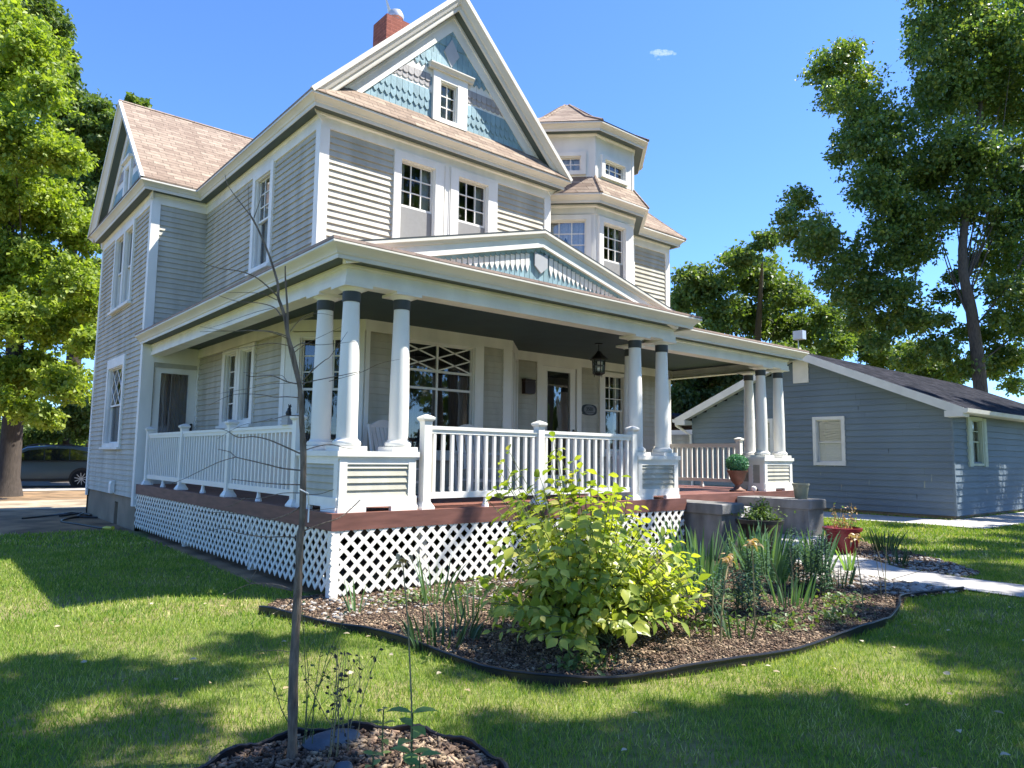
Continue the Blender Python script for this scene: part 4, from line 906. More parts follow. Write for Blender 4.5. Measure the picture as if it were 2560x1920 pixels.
# ================= PLANTS =================
M['iris']=leafmat('iris_leaf',(.055,.13,.065),(.17,.28,.13),trans=.28,rough=.35)
M['irisd']=leafmat('dark_iris_leaf',(.035,.075,.035),(.08,.14,.06),trans=.2)
M['shrub']=leafmat('yellow_green_leaf',(.17,.25,.035),(.46,.48,.09),trans=.4,rough=.35,spec=.45,c3=(.55,.50,.14),ns=2.2,nw=.35)
M['lily']=leafmat('dark_lily_leaf',(.03,.085,.04),(.09,.17,.08),trans=.2)
M['tan']=leafmat('dried_flower',(.42,.26,.11),(.62,.45,.24),trans=.2)
M['straw']=mat('dry_stem',(.27,.22,.11),.8,.2,20)
M['gstem']=mat('green_stem',(.10,.13,.05),.7,.2,20)
M['bright']=leafmat('fresh_green_leaf',(.17,.30,.08),(.28,.42,.14),trans=.4,rough=.4)
M['mound']=leafmat('weed_leaf',(.07,.13,.04),(.16,.22,.07),trans=.3)
def nrm(a): return a/np.linalg.norm(a)
def sword(V,F_,base,dirv,L,wd,bend,rng,twist=None):
    # long curved leaf strip
    k=7; up=np.array([0,0,1.]); d=nrm(dirv); side=np.cross(d,up); side=nrm(side) if np.linalg.norm(side)>.05 else np.array([1,0,0.])
    if twist is not None: side=nrm(side*math.cos(twist)+np.cross(d,side)*math.sin(twist))
    n=len(V); p=np.array(base,float); 
    for i in range(k+1):
        t=i/k; w_=wd*(1-.15*t) if t<.6 else wd*(.91)*(1-(t-.6)/.4)**.8
        V.append(tuple(p-side*w_/2)); V.append(tuple(p+side*w_/2))
        d=nrm(d+np.array([0,0,-bend])*t); p=p+d*L/k
    for i in range(k): F_.append((n+2*i,n+2*i+1,n+2*i+3,n+2*i+2))
def meshfrom(name,V,F_,mt,parent=None,smooth_=False):
    b=MB(); b.v=V; b.f=F_; b.m=[0]*len(F_); return b.build(name,mt,parent,smooth_)
def iris(x,y,n,h,seed,label,mt='iris',spread=.12,wd=.03,cat='iris',name='iris_clump',bend=.14):
    rg=np.random.RandomState(seed); V=[];F_=[]
    for i in range(n):
        a=rg.uniform(0,6.28); r=spread*rg.rand()**.5; lean=.12+.5*r/spread*rg.rand(); bx=(x+r*math.cos(a),y+r*math.sin(a)*.8,.0)
        b2=bend*(2.5 if rg.rand()<.22 else rg.rand()); sword(V,F_,bx,np.array([math.cos(a)*lean,math.sin(a)*lean,1]),h*rg.uniform(.55,1.05),wd*rg.uniform(.7,1.1),b2,rg,rg.uniform(0,3.1))
    o=meshfrom(name,V,F_,mt); return tag(o,label,cat,'iris and blade-leaved plants in the beds')
iris(-.02,-2.0,46,.30,1,'short dark iris clump close to the near left edging','irisd',.3,.022)
iris(.62,-1.55,40,.42,2,'grassy clump of narrow leaves left of the big shrub','irisd',.22,.016)
iris(.75,-.75,20,.55,3,'slim blue-green blades in front of the lattice left of the shrub','iris',.14,.02)
iris(-.05,-.65,7,.36,4,'two or three pale blades by the lattice corner post','iris',.06,.02)
iris(3.9,-1.55,44,.78,5,'tall fan of broad blue-green iris leaves before the black planter','iris',.30,.048)
iris(5.05,-1.75,34,.72,6,'broad iris fan in front of the lowest concrete step','iris',.26,.05)
iris(5.75,-2.05,22,.62,7,'iris clump beside the walk in front of the red pot','iris',.18,.045)
iris(3.0,-1.3,24,.62,8,'iris leaves against the left cheek wall of the steps','iris',.22,.035)
iris(2.6,-.9,16,.5,9,'dark blades between the shrub and the lattice end','irisd',.2,.03)
iris(6.3,-2.2,10,.42,23,'bright yellow-green blades at the walk edge','bright',.07,.03)
iris(3.45,-1.9,40,.66,10,'dense blue-green iris fan right behind the shrub edge','iris',.28,.04)
iris(4.6,-2.05,36,.6,24,'iris leaves behind the dense dark lily stems','iris',.26,.04)
iris(5.3,-1.35,30,.7,25,'iris fan at the foot of the lowest step','iris',.25,.045)
iris(1.95,-3.35,14,.34,29,'short blades at the front edging right of the shrub','irisd',.14,.018)
iris(3.5,-2.9,30,.40,30,'low spreading blades before the dense lily stems','iris',.25,.02)
iris(5.0,-2.7,26,.36,35,'low blades near the right end of the flower bed','irisd',.22,.02)
iris(2.7,-2.1,26,.5,26,'dark narrow leaves between shrub and iris fans','irisd',.25,.022)
iris(7.45,-2.35,40,.30,27,'dark low bush-like clump right of the walk','irisd',.16,.016)
iris(8.9,-1.55,60,.42,28,'dark leafy clump in the stone bed right of the red pot','irisd',.2,.02)
def lily(x,y,n,h,seed,label):
    rg=np.random.RandomState(seed); V=[];F_=[]; root=empty('lily_plant',(x,y,0),label,'lily','leafy lily stems in the main bed'); sb=MB()
    for i in range(n):
        a=rg.uniform(0,6.28); r=.20*rg.rand()**.5; b0=np.array([x+r*math.cos(a),y+r*math.sin(a),0]); tp=b0+np.array([rg.normal()*.06,rg.normal()*.06,h*rg.uniform(.7,1.05)])
        sb.tube([b0,(b0+tp)/2+rg.normal(size=3)*.01,tp],.006,.004,5)
        m=int(38*h/.5)
        for k in range(m):
            t=.12+.88*k/m; p=b0+(tp-b0)*t; a2=k*2.4; d=np.array([math.cos(a2),math.sin(a2),.45]); sword(V,F_,p,d,.135*(1.1-.5*t),.018,.35,rg)
    sb.build('stem','gstem',root); meshfrom('leaves',V,F_,'lily',root)
lily(4.25,-2.75,14,.70,31,'dense dark lily stems right of centre in the flower bed')
lily(3.8,-2.35,10,.62,32,'dark lily stems behind the dense lily group')
lily(2.2,-2.75,9,.50,33,'short dark lily stems just right of the yellow-green shrub')
lily(2.75,-2.85,7,.48,34,'small dark lily stems beside the tall dried stalk')
def stalk(x,y,h,seed,label,flowers=12,lean=(0,0),r=.006,head=True):
    rg=np.random.RandomState(seed); root=empty('dried_stalk',(x,y,0),label,'dried flower','dried stalks in the main bed'); b=MB(); P=[np.array([x,y,0])+np.array([lean[0]*t*t,lean[1]*t*t,h*t])*1.0 for t in (0,.35,.7,1)]
    b.tube(P,r,r*.7,6,rs=[r*1.25,r,r*.85,r*.7])
    b.build('stem','straw',root)
    if head:
        V=[];F_=[]
        for i in range(flowers):
            a=i*2.4; d=np.array([math.cos(a)*.8,math.sin(a)*.8,-.15+rg.rand()*.9]); sword(V,F_,P[-1]+rg.normal(size=3)*.018,d,.075+.045*rg.rand(),.020,1.3,rg,rg.uniform(0,3))
        meshfrom('flower_head',V,F_,'tan',root)
stalk(2.05,-3.42,.78,41,'tall straight dried stalk with drooping tan flower heads',14,(-.02,.0))
stalk(1.72,-3.32,.62,42,'leaning dried stalk with orange-tan withered flowers',20,(.28,.1),.009)
stalk(3.75,-3.52,.72,43,'dried stalk with pinkish tan head near the right edging',14,(-.04,.05))
stalk(4.55,-3.40,.62,44,'bundle of bare dark stems right of the tan flower stalk',5,(.0,.1),.004,False)
stalk(4.62,-3.36,.58,45,'thin bare stem leaning toward the front walk',5,(.12,.02),.004,False)
stalk(4.48,-3.38,.60,46,'thin bare stem leaning left by the right edging',5,(-.10,.03),.004,False)
stalk(3.25,-3.0,.52,47,'pale bent stalk in front of the dark lilies',5,(-.25,.0),.005,False)
stalk(3.4,-3.02,.62,48,'pale upright split stalk in front of the dark lilies',5,(-.06,.0),.006,False)
stalk(1.64,-3.3,.50,49,'short plain stalk right beside the shrub foot',5,(.02,.0),.006,False)
# low weeds in beds
for i,(x,y,s,lb) in enumerate([(.55,-.55,.35,'low weeds along the foot of the lattice'),(1.3,-.5,.4,'low green weeds behind the shrub near the lattice'),(2.6,-3.35,.35,'low green weeds near the front edging'),(3.2,-3.5,.3,'sparse weeds at the edging right of the tall stalk'),(4.0,-3.2,.28,'yellow-green seedling patch under the dark lilies'),(.35,-3.15,.25,'sprouts at the edging left of the shrub'),(2.05,-3.05,.35,'leafy weeds between shrub and tall dried stalk'),(3.3,-2.5,.4,'green weeds in the middle of the flower bed')]):
    rg=np.random.RandomState(60+i); n=150; P=np.column_stack([x+rg.normal(size=n)*s*.5,y+rg.normal(size=n)*s*.35,.02+.10*rg.rand(n)**1.5])
    o=inst('weed_patch',LEAF8[0],LEAF8[1],P,rnd_unit(rg,n)+np.array([0,0,.4]),rnd_unit(rg,n)*.6+np.array([0,0,1]),.03+.035*rg.rand(n),'mound'); o['kind']='stuff'
# the big shrub
SB=empty('leafy_shrub',(.95,-2.6,0),'big yellow-green shrub with large pointed leaves in the middle of the flower bed','shrub')
rg=np.random.RandomState(5); cx,cy=.92,-2.66; sb=MB(); LP=[];LA=[];LN=[];LS=[]
def shoot(tp,b0,nl,ls):
    b0=np.array(b0,float); tp=np.array(tp,float); mid=(b0*.55+tp*.45)+np.array([0,0,.12]); pts=[b0,mid,tp]
    C=[(1-t)**2*b0+2*t*(1-t)*mid+t*t*tp for t in np.linspace(0,1,7)]; sb.tube(C,.007,.0025,5)
    out=tp-np.array([cx,cy,.35]); out[2]=0
    for k in range(nl):
        t=1-.62*(k//2)/(max(nl,2)/2); i=min(int(t*6),5); p=C[i]+(C[i+1]-C[i])*(t*6-i); d=nrm(C[i+1]-C[i])
        a=(k//2)*1.57+(math.pi if k%2 else 0)+rg.normal()*.3; u=nrm(np.cross(d,[.3,.2,.9])); v=np.cross(d,u); o=u*math.cos(a)+v*math.sin(a)
        LP.append(p+o*.01); LA.append(o*.9+d*.35+np.array([0,0,-.35])+rg.normal(size=3)*.15+nrm(out+1e-6)*.25); LN.append(np.array([0,0,1])+nrm(out+1e-6)*.6+rg.normal(size=3)*.3); LS.append(ls*rg.uniform(.6,1.15))
for i in range(290):
    u=rnd_unit(rg,1)[0]; u[2]=abs(u[2])*.95-.12; q=.42+.72*rg.rand()**.75
    rad=np.array([1.02,.74,.98]); tp=np.array([cx,cy,.30])+u*rad*q; tp[2]=max(tp[2],.10)
    shoot(tp,(cx+rg.normal()*.10,cy+rg.normal()*.08,.03),9+int(rg.rand()*6),.108*rg.uniform(.7,1.2))
for tp in ((.62,-2.0,1.50),(.60,-2.1,1.3),(.95,-2.2,1.62),(1.0,-2.25,1.45),(.92,-2.2,1.35),(1.08,-2.3,1.32),(.45,-2.2,1.25),(.36,-2.15,1.18),(1.75,-2.25,1.28),(1.65,-2.3,1.18),(1.85,-2.4,1.02),(1.2,-2.4,1.22),(.72,-2.2,1.18),(1.75,-2.75,.72),(1.9,-2.9,.5),(1.78,-3.0,.42),(1.6,-3.1,.5),(.3,-2.6,.9),(.8,-2.2,1.28),(1.1,-2.3,1.42),(.5,-2.2,1.1),(1.5,-2.4,1.15),(1.0,-2.3,1.25),(1.35,-2.35,1.3)):
    for q in range(3): shoot((tp[0]+rg.normal()*.07*(q>0),tp[1]+rg.normal()*.07*(q>0),tp[2]-.10*q),(cx+rg.normal()*.08,cy,.03),10,.105)
sb.build('stems','gstem',SB)
inst('leaves',LEAF8[0],LEAF8[1],np.array(LP),np.array(LA),np.array(LN),np.array(LS),'shrub',SB)
print('shrub leaves',len(LP))
# near bright plant + wiry dead plants in the round bed
def leafplant(x,y,h,nl,ls,seed,label,mt='bright',lean=(0,0)):
    rg=np.random.RandomState(seed); root=empty('young_plant',(x,y,0),label,'plant','young plants in the round bed'); b=MB(); P=[np.array([x+lean[0]*t,y+lean[1]*t,h*t]) for t in np.linspace(0,1,5)]; b.tube(P,.005,.003,6); b.build('stem','gstem',root)
    A=[];N=[];Q=[];S_=[]
    for k in range(nl):
        t=.15+.85*(k//2)/max(nl/2-1,1); a=(k//2)*1.2+(math.pi if k%2 else 0)+rg.normal()*.2; p=P[0]+(P[-1]-P[0])*min(t,1); A.append([math.cos(a),math.sin(a),.35-.4*rg.rand()]); N.append([-.2*math.cos(a),-.2*math.sin(a),1]); Q.append(p); S_.append(ls*rg.uniform(.7,1.1))
    inst('leaves',LEAF8[0],LEAF8[1],np.array(Q),np.array(A),np.array(N),np.array(S_),mt,root)
leafplant(-1.53,-3.95,.33,12,.12,71,'upright bright green plant with big pointed leaves in the round bed','bright')
leafplant(-1.60,-4.12,.22,12,.09,72,'lower bright green plant at the bottom edge of the photo','bright')
leafplant(-1.72,-3.95,.20,10,.07,73,'small fresh green sprout between sapling and tall plant','bright')
leafplant(-1.47,-3.60,.24,8,.07,74,'dim grey-green seedling behind the upright bright plant','mound')
def wiry(x,y,h,n,seed,label,mt='twig',leaves=0):
    rg=np.random.RandomState(seed); root=empty('wiry_dead_plant',(x,y,0),label,'dead plant','dead wiry plants near the sapling'); b=MB(); Q=[]
    for i in range(n):
        p=np.array([x+rg.normal()*.03,y+rg.normal()*.03,0]); d=np.array([rg.normal()*.18,rg.normal()*.18,1]); pts=[p]
        for k in range(6): d=d+rg.normal(size=3)*.10; p=p+nrm(d)*h/6*rg.uniform(.8,1.1); pts.append(p); Q.append(p)
        b.tube(pts,.0028,.0012,4)
        for k in (3,4,5):
            e=pts[k]+rg.normal(size=3)*.05+np.array([0,0,.05]); b.tube([pts[k],e],.0015,.001,3); Q.append(e)
    b.build('stem',mt,root)
    if leaves: Q=np.array(Q); m=len(Q); inst('seed_heads',LEAF8[0],LEAF8[1],Q,rnd_unit(rg,m),rnd_unit(rg,m),.012+.02*rg.rand(m),leaves,root)
wiry(-1.66,-3.45,.55,7,81,'dead wiry plant with dark seed heads right of the sapling','straw','barkd')
wiry(-1.50,-3.30,.50,5,82,'second dead wiry plant with dark seeds beyond the first','straw','barkd')
wiry(-1.72,-3.28,.72,6,83,'tall thin grey weed stems just behind the sapling','gstem','mound')
stalk(-1.47,-3.86,.98,84,'tall thin straw-coloured stalk rising over the bright green plant',8,(-.06,.03),.004)
# sapling
SP=empty('bare_sapling',(-1.81,-3.35,0),'leafless young tree with many thin twigs in the round bed in front of the house','tree')
BR=[([[-1.814,-3.349,1.44],[-1.824,-3.34,1.588],[-1.83,-3.335,1.695],[-1.838,-3.328,1.774],[-1.843,-3.324,1.803]],0.031,0.022),([[-1.808,-3.353,-0.021],[-1.813,-3.35,0.201],[-1.817,-3.346,0.419],[-1.815,-3.347,0.64],[-1.814,-3.348,0.79],[-1.813,-3.349,0.94],[-1.814,-3.348,1.046],[-1.808,-3.353,1.138]],0.04,0.031),([[-1.843,-3.324,1.803],[-1.87,-3.299,1.926],[-1.888,-3.281,2.02],[-1.902,-3.267,2.116],[-1.92,-3.249,2.19],[-1.932,-3.236,2.234],[-1.934,-3.232,2.294],[-1.952,-3.214,2.376],[-1.98,-3.188,2.474],[-2.02,-3.152,2.587],[-2.05,-3.124,2.655]],0.018,0.006),([[-2.038,-3.16,2.611],[-2.05,-3.146,2.642],[-2.07,-3.125,2.675],[-2.106,-3.091,2.736],[-2.136,-3.061,2.79],[-2.152,-3.043,2.831],[-2.16,-3.032,2.873]],0.006,0.002),([[-2.051,-3.149,2.64],[-2.062,-3.127,2.69],[-2.065,-3.111,2.814]],0.004,0.0015),([[-2.044,-3.155,2.641],[-2.019,-3.156,2.732],[-1.995,-3.158,2.825]],0.004,0.0015),([[-1.839,-3.328,1.796],[-1.868,-3.311,1.939],[-1.895,-3.296,2.04],[-1.905,-3.295,2.163],[-1.921,-3.29,2.323],[-1.926,-3.294,2.384]],0.014,0.005),([[-1.936,-3.246,2.232],[-1.983,-3.228,2.279],[-2.041,-3.201,2.326],[-2.109,-3.166,2.35],[-2.181,-3.128,2.356],[-2.236,-3.103,2.369],[-2.274,-3.093,2.385]],0.007,0.002),([[-1.941,-3.242,2.217],[-2.023,-3.281,2.227],[-2.108,-3.319,2.215],[-2.22,-3.334,2.195]],0.004,0.0015),([[-1.922,-3.258,2.137],[-1.932,-3.184,2.19],[-1.976,-3.082,2.222],[-2.039,-2.964,2.239],[-2.1,-2.848,2.28]],0.006,0.002),([[-1.951,-3.233,2.177],[-2.039,-3.258,2.142],[-2.129,-3.28,2.098],[-2.216,-3.305,2.052],[-2.291,-3.34,2.017]],0.003,0.0012),([[-1.896,-3.279,2.034],[-1.938,-3.195,2.062],[-2.008,-3.087,2.074],[-2.08,-2.978,2.075],[-2.184,-2.842,2.103]],0.005,0.0015),([[-1.896,-3.28,2.023],[-1.949,-3.3,2.033],[-2.023,-3.304,2.041],[-2.142,-3.269,2.031],[-2.29,-3.21,2.017]],0.004,0.0015),([[-1.889,-3.285,1.987],[-1.931,-3.185,2.005],[-1.991,-3.07,1.996],[-2.064,-2.943,1.979],[-2.161,-2.796,1.931]],0.004,0.0012),([[-1.883,-3.29,2.06],[-1.844,-3.29,2.113],[-1.79,-3.303,2.156],[-1.728,-3.322,2.165],[-1.677,-3.332,2.159]],0.004,0.0012),([[-1.872,-3.3,1.973],[-1.827,-3.298,2.003],[-1.781,-3.298,2.005],[-1.728,-3.303,2.006],[-1.641,-3.337,2.02],[-1.553,-3.371,2.037]],0.005,0.0015),([[-1.866,-3.305,1.951],[-1.86,-3.375,1.973],[-1.839,-3.458,1.998],[-1.756,-3.593,2.059]],0.004,0.0012),([[-1.828,-3.336,1.81],[-1.802,-3.391,1.862],[-1.771,-3.45,1.907],[-1.758,-3.493,1.929],[-1.711,-3.565,2.043]],0.006,0.0015),([[-1.83,-3.335,1.796],[-1.763,-3.31,1.817],[-1.691,-3.288,1.836],[-1.606,-3.278,1.858],[-1.492,-3.292,1.89]],0.006,0.003),([[-1.728,-3.42,1.81],[-1.561,-3.43,1.868],[-1.438,-3.403,1.927],[-1.305,-3.384,1.965]],0.003,0.0015),([[-1.85,-3.318,1.796],[-1.909,-3.334,1.801],[-1.983,-3.337,1.823],[-2.076,-3.324,1.813],[-2.115,-3.357,1.814]],0.006,0.002),([[-1.889,-3.286,1.809],[-1.893,-3.239,1.838],[-1.908,-3.183,1.845],[-2.02,-3.045,1.861]],0.003,0.0012),([[-1.85,-3.318,1.799],[-1.924,-3.191,1.799],[-1.988,-3.072,1.78],[-2.055,-2.95,1.764],[-2.107,-2.841,1.752]],0.003,0.001),([[-1.842,-3.325,1.727],[-1.899,-3.32,1.728],[-1.961,-3.312,1.723],[-2.017,-3.308,1.731],[-2.109,-3.275,1.731],[-2.172,-3.265,1.713],[-2.244,-3.249,1.669]],0.005,0.0015),([[-1.834,-3.332,1.638],[-1.869,-3.258,1.639],[-1.889,-3.198,1.629],[-1.909,-3.138,1.616]],0.005,0.002),([[-1.828,-3.337,1.453],[-1.894,-3.335,1.48],[-1.976,-3.321,1.514],[-2.051,-3.313,1.529],[-2.123,-3.306,1.524],[-2.191,-3.304,1.559],[-2.286,-3.279,1.553]],0.007,0.002),([[-1.937,-3.245,1.622],[-1.968,-3.176,1.608],[-2.032,-3.078,1.587],[-2.107,-2.972,1.521]],0.003,0.0012),([[-1.823,-3.341,1.37],[-1.877,-3.252,1.378],[-1.912,-3.179,1.392],[-1.973,-3.084,1.413],[-2.019,-3.003,1.43],[-2.035,-2.945,1.456],[-2.07,-2.873,1.468]],0.007,0.003),([[-2.066,-3.137,1.431],[-2.108,-3.02,1.405],[-2.159,-2.896,1.358],[-2.198,-2.782,1.317],[-2.243,-2.662,1.28]],0.004,0.0015),([[-1.821,-3.342,1.3],[-1.914,-3.351,1.304],[-2.01,-3.358,1.312],[-2.148,-3.329,1.33]],0.006,0.003),([[-1.817,-3.345,1.26],[-1.876,-3.264,1.257],[-1.937,-3.18,1.233],[-2.0,-3.095,1.224],[-2.04,-3.028,1.231]],0.004,0.002),([[-1.818,-3.345,1.193],[-1.875,-3.349,1.162],[-1.96,-3.33,1.137],[-2.022,-3.331,1.152],[-2.105,-3.313,1.169],[-2.262,-3.233,1.181]],0.007,0.002),([[-2.027,-3.17,1.232],[-2.051,-3.084,1.194],[-2.072,-3.002,1.178]],0.004,0.002),([[-1.807,-3.354,1.469],[-1.738,-3.346,1.489],[-1.668,-3.34,1.5],[-1.585,-3.344,1.483],[-1.505,-3.346,1.477]],0.005,0.002),([[-1.8,-3.36,1.251],[-1.788,-3.501,1.263],[-1.786,-3.633,1.29]],0.004,0.0015),([[-1.798,-3.362,1.172],[-1.696,-3.382,1.181],[-1.6,-3.397,1.188]],0.003,0.001),([[-1.795,-3.364,1.081],[-1.717,-3.364,1.107],[-1.623,-3.378,1.135],[-1.552,-3.372,1.182],[-1.498,-3.352,1.218]],0.006,0.004),([[-1.822,-3.341,1.047],[-1.887,-3.313,1.051],[-1.965,-3.274,1.052],[-2.066,-3.215,1.071],[-2.12,-3.196,1.093],[-2.195,-3.159,1.082]],0.006,0.002),([[-1.835,-3.331,0.797],[-1.871,-3.261,0.813],[-1.907,-3.192,0.815],[-1.955,-3.112,0.812],[-1.982,-3.051,0.841],[-2.006,-2.992,0.851]],0.006,0.002),([[-1.835,-3.331,0.793],[-1.902,-3.3,0.814],[-1.963,-3.275,0.836],[-2.017,-3.256,0.831],[-2.075,-3.234,0.808],[-2.143,-3.203,0.767]],0.005,0.0015),([[-1.995,-3.196,0.839],[-1.979,-3.21,0.869],[-1.965,-3.221,0.904]],0.003,0.0012),([[-1.804,-3.357,0.737],[-1.819,-3.3,0.73],[-1.84,-3.239,0.693],[-1.897,-3.148,0.646]],0.004,0.0015),([[-1.845,-3.323,0.729],[-1.849,-3.384,0.776],[-1.852,-3.447,0.83]],0.005,0.002),([[-1.836,-3.33,0.633],[-1.879,-3.391,0.686],[-1.93,-3.447,0.781]],0.004,0.0015),([[-1.837,-3.329,0.507],[-1.842,-3.227,0.494],[-1.921,-3.063,0.472]],0.003,0.001),([[-1.833,-3.332,0.393],[-1.859,-3.245,0.366],[-1.947,-3.106,0.357]],0.002,0.001),([[-1.835,-3.33,0.28],[-1.891,-3.349,0.31],[-1.963,-3.354,0.361]],0.003,0.001)]
b=MB(); b.tube(smooth(BR[1][0]+BR[0][0],3),0,0,10,rs=[(.0245-.0145*(i/36))*(1+.07*math.sin(i*2.1)+.05*math.sin(i*5.3)) for i in range(37)]); b.build('trunk','twig',SP,True)
b=MB()
for P,r0,r1 in BR[2:]:
    b.tube(smooth(P,4),r0*.6,r1*.6,6)
b.build('branches','twig',SP,True)
b=MB(); b.tube([(-1.84,-3.38,1.28),(-1.80,-3.39,1.26),(-1.78,-3.36,1.20),(-1.79,-3.38,1.12)],.004,.004,5); b.build('tree_tie','vinyl',SP)
# rocks and log
def rock(x,y,sx_,sy_,sz_,mt,label,seed,name='rock'):
    bm=bmesh.new(); bmesh.ops.create_icosphere(bm,subdivisions=3,radius=1); rg=np.random.RandomState(seed); k=rg.normal(size=(5,3))
    for v in bm.verts:
        q=np.array(v.co); f=1+.10*sum(math.sin(q@k[i]*2.2+i) for i in range(5))/2; v.co=Vector((q[0]*sx_*f,q[1]*sy_*f,q[2]*sz_*f))
    me=bpy.data.meshes.new(name); bm.to_mesh(me); bm.free(); me.materials.append(M[mt]); me.polygons.foreach_set('use_smooth',[True]*len(me.polygons)); o=bpy.data.objects.new(name,me); COL.objects.link(o); o.location=(x,y,.02); return tag(o,label,'rock')
M['slate']=mat('blue_grey_slate',(.08,.10,.125),.7,.25,6,.6,30,col2=(.13,.15,.17))
rock(-1.57,-3.28,.16,.10,.05,'slate','flat blue-grey stone in the round bed just right of the sapling',1)
rock(-1.68,-3.62,.05,.05,.04,'slate','small dark rock at the sapling foot',2)
rock(5.45,-3.35,.07,.06,.05,'stone','tan rock among the white stones at the right bed tip',3)
b=MB(); b.tube([(-2.33,-3.62,.045),(-2.24,-3.52,.05),(-2.14,-3.44,.045)],.032,.03,9,rs=[.026,.033,.028]); M['log']=mat('split_wood',(.50,.34,.17),.8,.2,8,.4,40,stretch=(1,1,1)); tag(b.build('log_piece','log',None,True),'split piece of pale wood on the mulch at the round bed edge','log')
# ---- pots ----
def lathed(name,prof,loc,mt,parent=None,seg=28,sq=False): b=MB(); b.lathe(prof,loc,seg); return b.build(name,mt,parent,True)
M['potb']=mat('black_plastic_pot',(.02,.018,.018),.45,.1,5); M['potr']=mat('red_glazed_pot',(.20,.018,.022),.35,.15,5); M['potg']=mat('greenish_clay_pot',(.28,.28,.20),.8,.12,8,.2,40); M['urn']=mat('rusty_brown_urn',(.17,.085,.06),.5,.3,6,.3,30,col2=(.25,.15,.11)); M['topi']=leafmat('topiary_leaf',(.05,.17,.085),(.12,.32,.17),trans=.2); M['soilp']=M['mulch']
t=empty('planter',(6.15,-1.0,0),'large black round planter with green herbs beside the left cheek wall of the steps','planter'); lathed('pot',[(.20,.02),(.215,.05),(.27,.45),(.295,.52),(.33,.545),(.335,.60),(.30,.605),(.285,.56),(0,.55)],(6.15,-1.0,0),'potb',t)
rg=np.random.RandomState(91); n=700; P=np.column_stack([6.15+rg.normal(size=n)*.14,-1.0+rg.normal(size=n)*.13,.60+.20*rg.rand(n)*np.exp(-rg.rand(n))]); k=rg.rand(n)<.35; P[k,2]+=.16*rg.rand(k.sum()); P[k,0]=6.2+rg.normal(size=k.sum())*.06; P[k,1]=-1.0+rg.normal(size=k.sum())*.05
inst('herbs',LEAF8[0],LEAF8[1],P,rnd_unit(rg,n)+[0,0,.3],rnd_unit(rg,n)*.7+[0,0,1],.03+.03*rg.rand(n),'mound',t)
t=empty('planter',(8.02,-1.3,0),'dark red tapered pot with dry yellowing plants right of the steps','planter'); lathed('pot',[(.18,.0),(.19,.02),(.255,.36),(.285,.365),(.29,.41),(.27,.415),(.25,.38),(0,.37)],(8.02,-1.3,0),'potr',t)
b=MB(); Q=[]
for i in range(16):
    p=np.array([8.02+rg.normal()*.08,-1.3+rg.normal()*.08,.38]); e=p+np.array([rg.normal()*.09,rg.normal()*.09,.16+.3*rg.rand()]); b.tube([p,(p+e)/2+rg.normal(size=3)*.02,e],.004,.002,4); Q+= [p+(e-p)*q for q in rg.rand(9)]
b.build('stems','straw',t); Q=np.array(Q); m=len(Q); inst('dry_leaves',LEAF8[0],LEAF8[1],Q,rnd_unit(rg,m),rnd_unit(rg,m),.03+.025*rg.rand(m),'tan',t); Q2=Q[rg.rand(m)<.3]+[0,0,.03]; m=len(Q2); inst('green_leaves',LEAF8[0],LEAF8[1],Q2,rnd_unit(rg,m),rnd_unit(rg,m),.03+.02*rg.rand(m),'bright',t)
t=empty('pot',(8.42,-.42,.80),'plain greenish-grey flower pot on top of the right cheek wall','pot'); lathed('bowl',[(.095,.0),(.10,.01),(.13,.22),(.14,.225),(.14,.255),(.125,.255),(.12,.22),(0,.21)],(8.42,-.42,.80),'potg',t); b=MB(); b.tube([(8.46,-.45,1.0),(8.48,-.46,1.14)],.003,.002,4); b.tube([(8.38,-.40,1.0),(8.37,-.41,1.10)],.003,.002,4); b.build('twig','straw',t)
ux,uy=8.62,.93
t=empty('urn',(ux,uy,zd),'brown footed urn holding a round green topiary ball beside the right porch pillar','urn'); lathed('urn_body',[(.15,0),(.15,.03),(.10,.05),(.05,.09),(.045,.12),(.09,.16),(.135,.24),(.16,.33),(.19,.37),(.195,.39),(.17,.39),(0,.37)],(ux,uy,zd),'urn',t)
b=MB(); n=2600; u=rnd_unit(rg,n); P=np.array([ux,uy,zd+.52])+u*np.array([.20,.20,.165])*(.9+.12*rg.rand(n))[:,None]; P=P[P[:,2]>zd+.37]; m=len(P); inst('topiary_ball',LEAF4[0],LEAF4[1],P,rnd_unit(rg,m)*.8+(P-[ux,uy,zd+.5]),rnd_unit(rg,m)*.6+(P-[ux,uy,zd+.5])*4,.022+.012*rg.rand(m),'topi',t)
lathed('inner_ball',[(.0,-.15),(.12,-.12),(.175,0),(.12,.12),(0,.15)],(ux,uy,zd+.52),'topi',t)
b=MB(); b.lathe([(.0,0),(.045,.02),(.055,.055),(.045,.09),(0,.11)],(8.82,.72,zd),14); tag(b.build('garden_ball','white',None,True),'small white round ornament on the deck beside the urn','ornament')
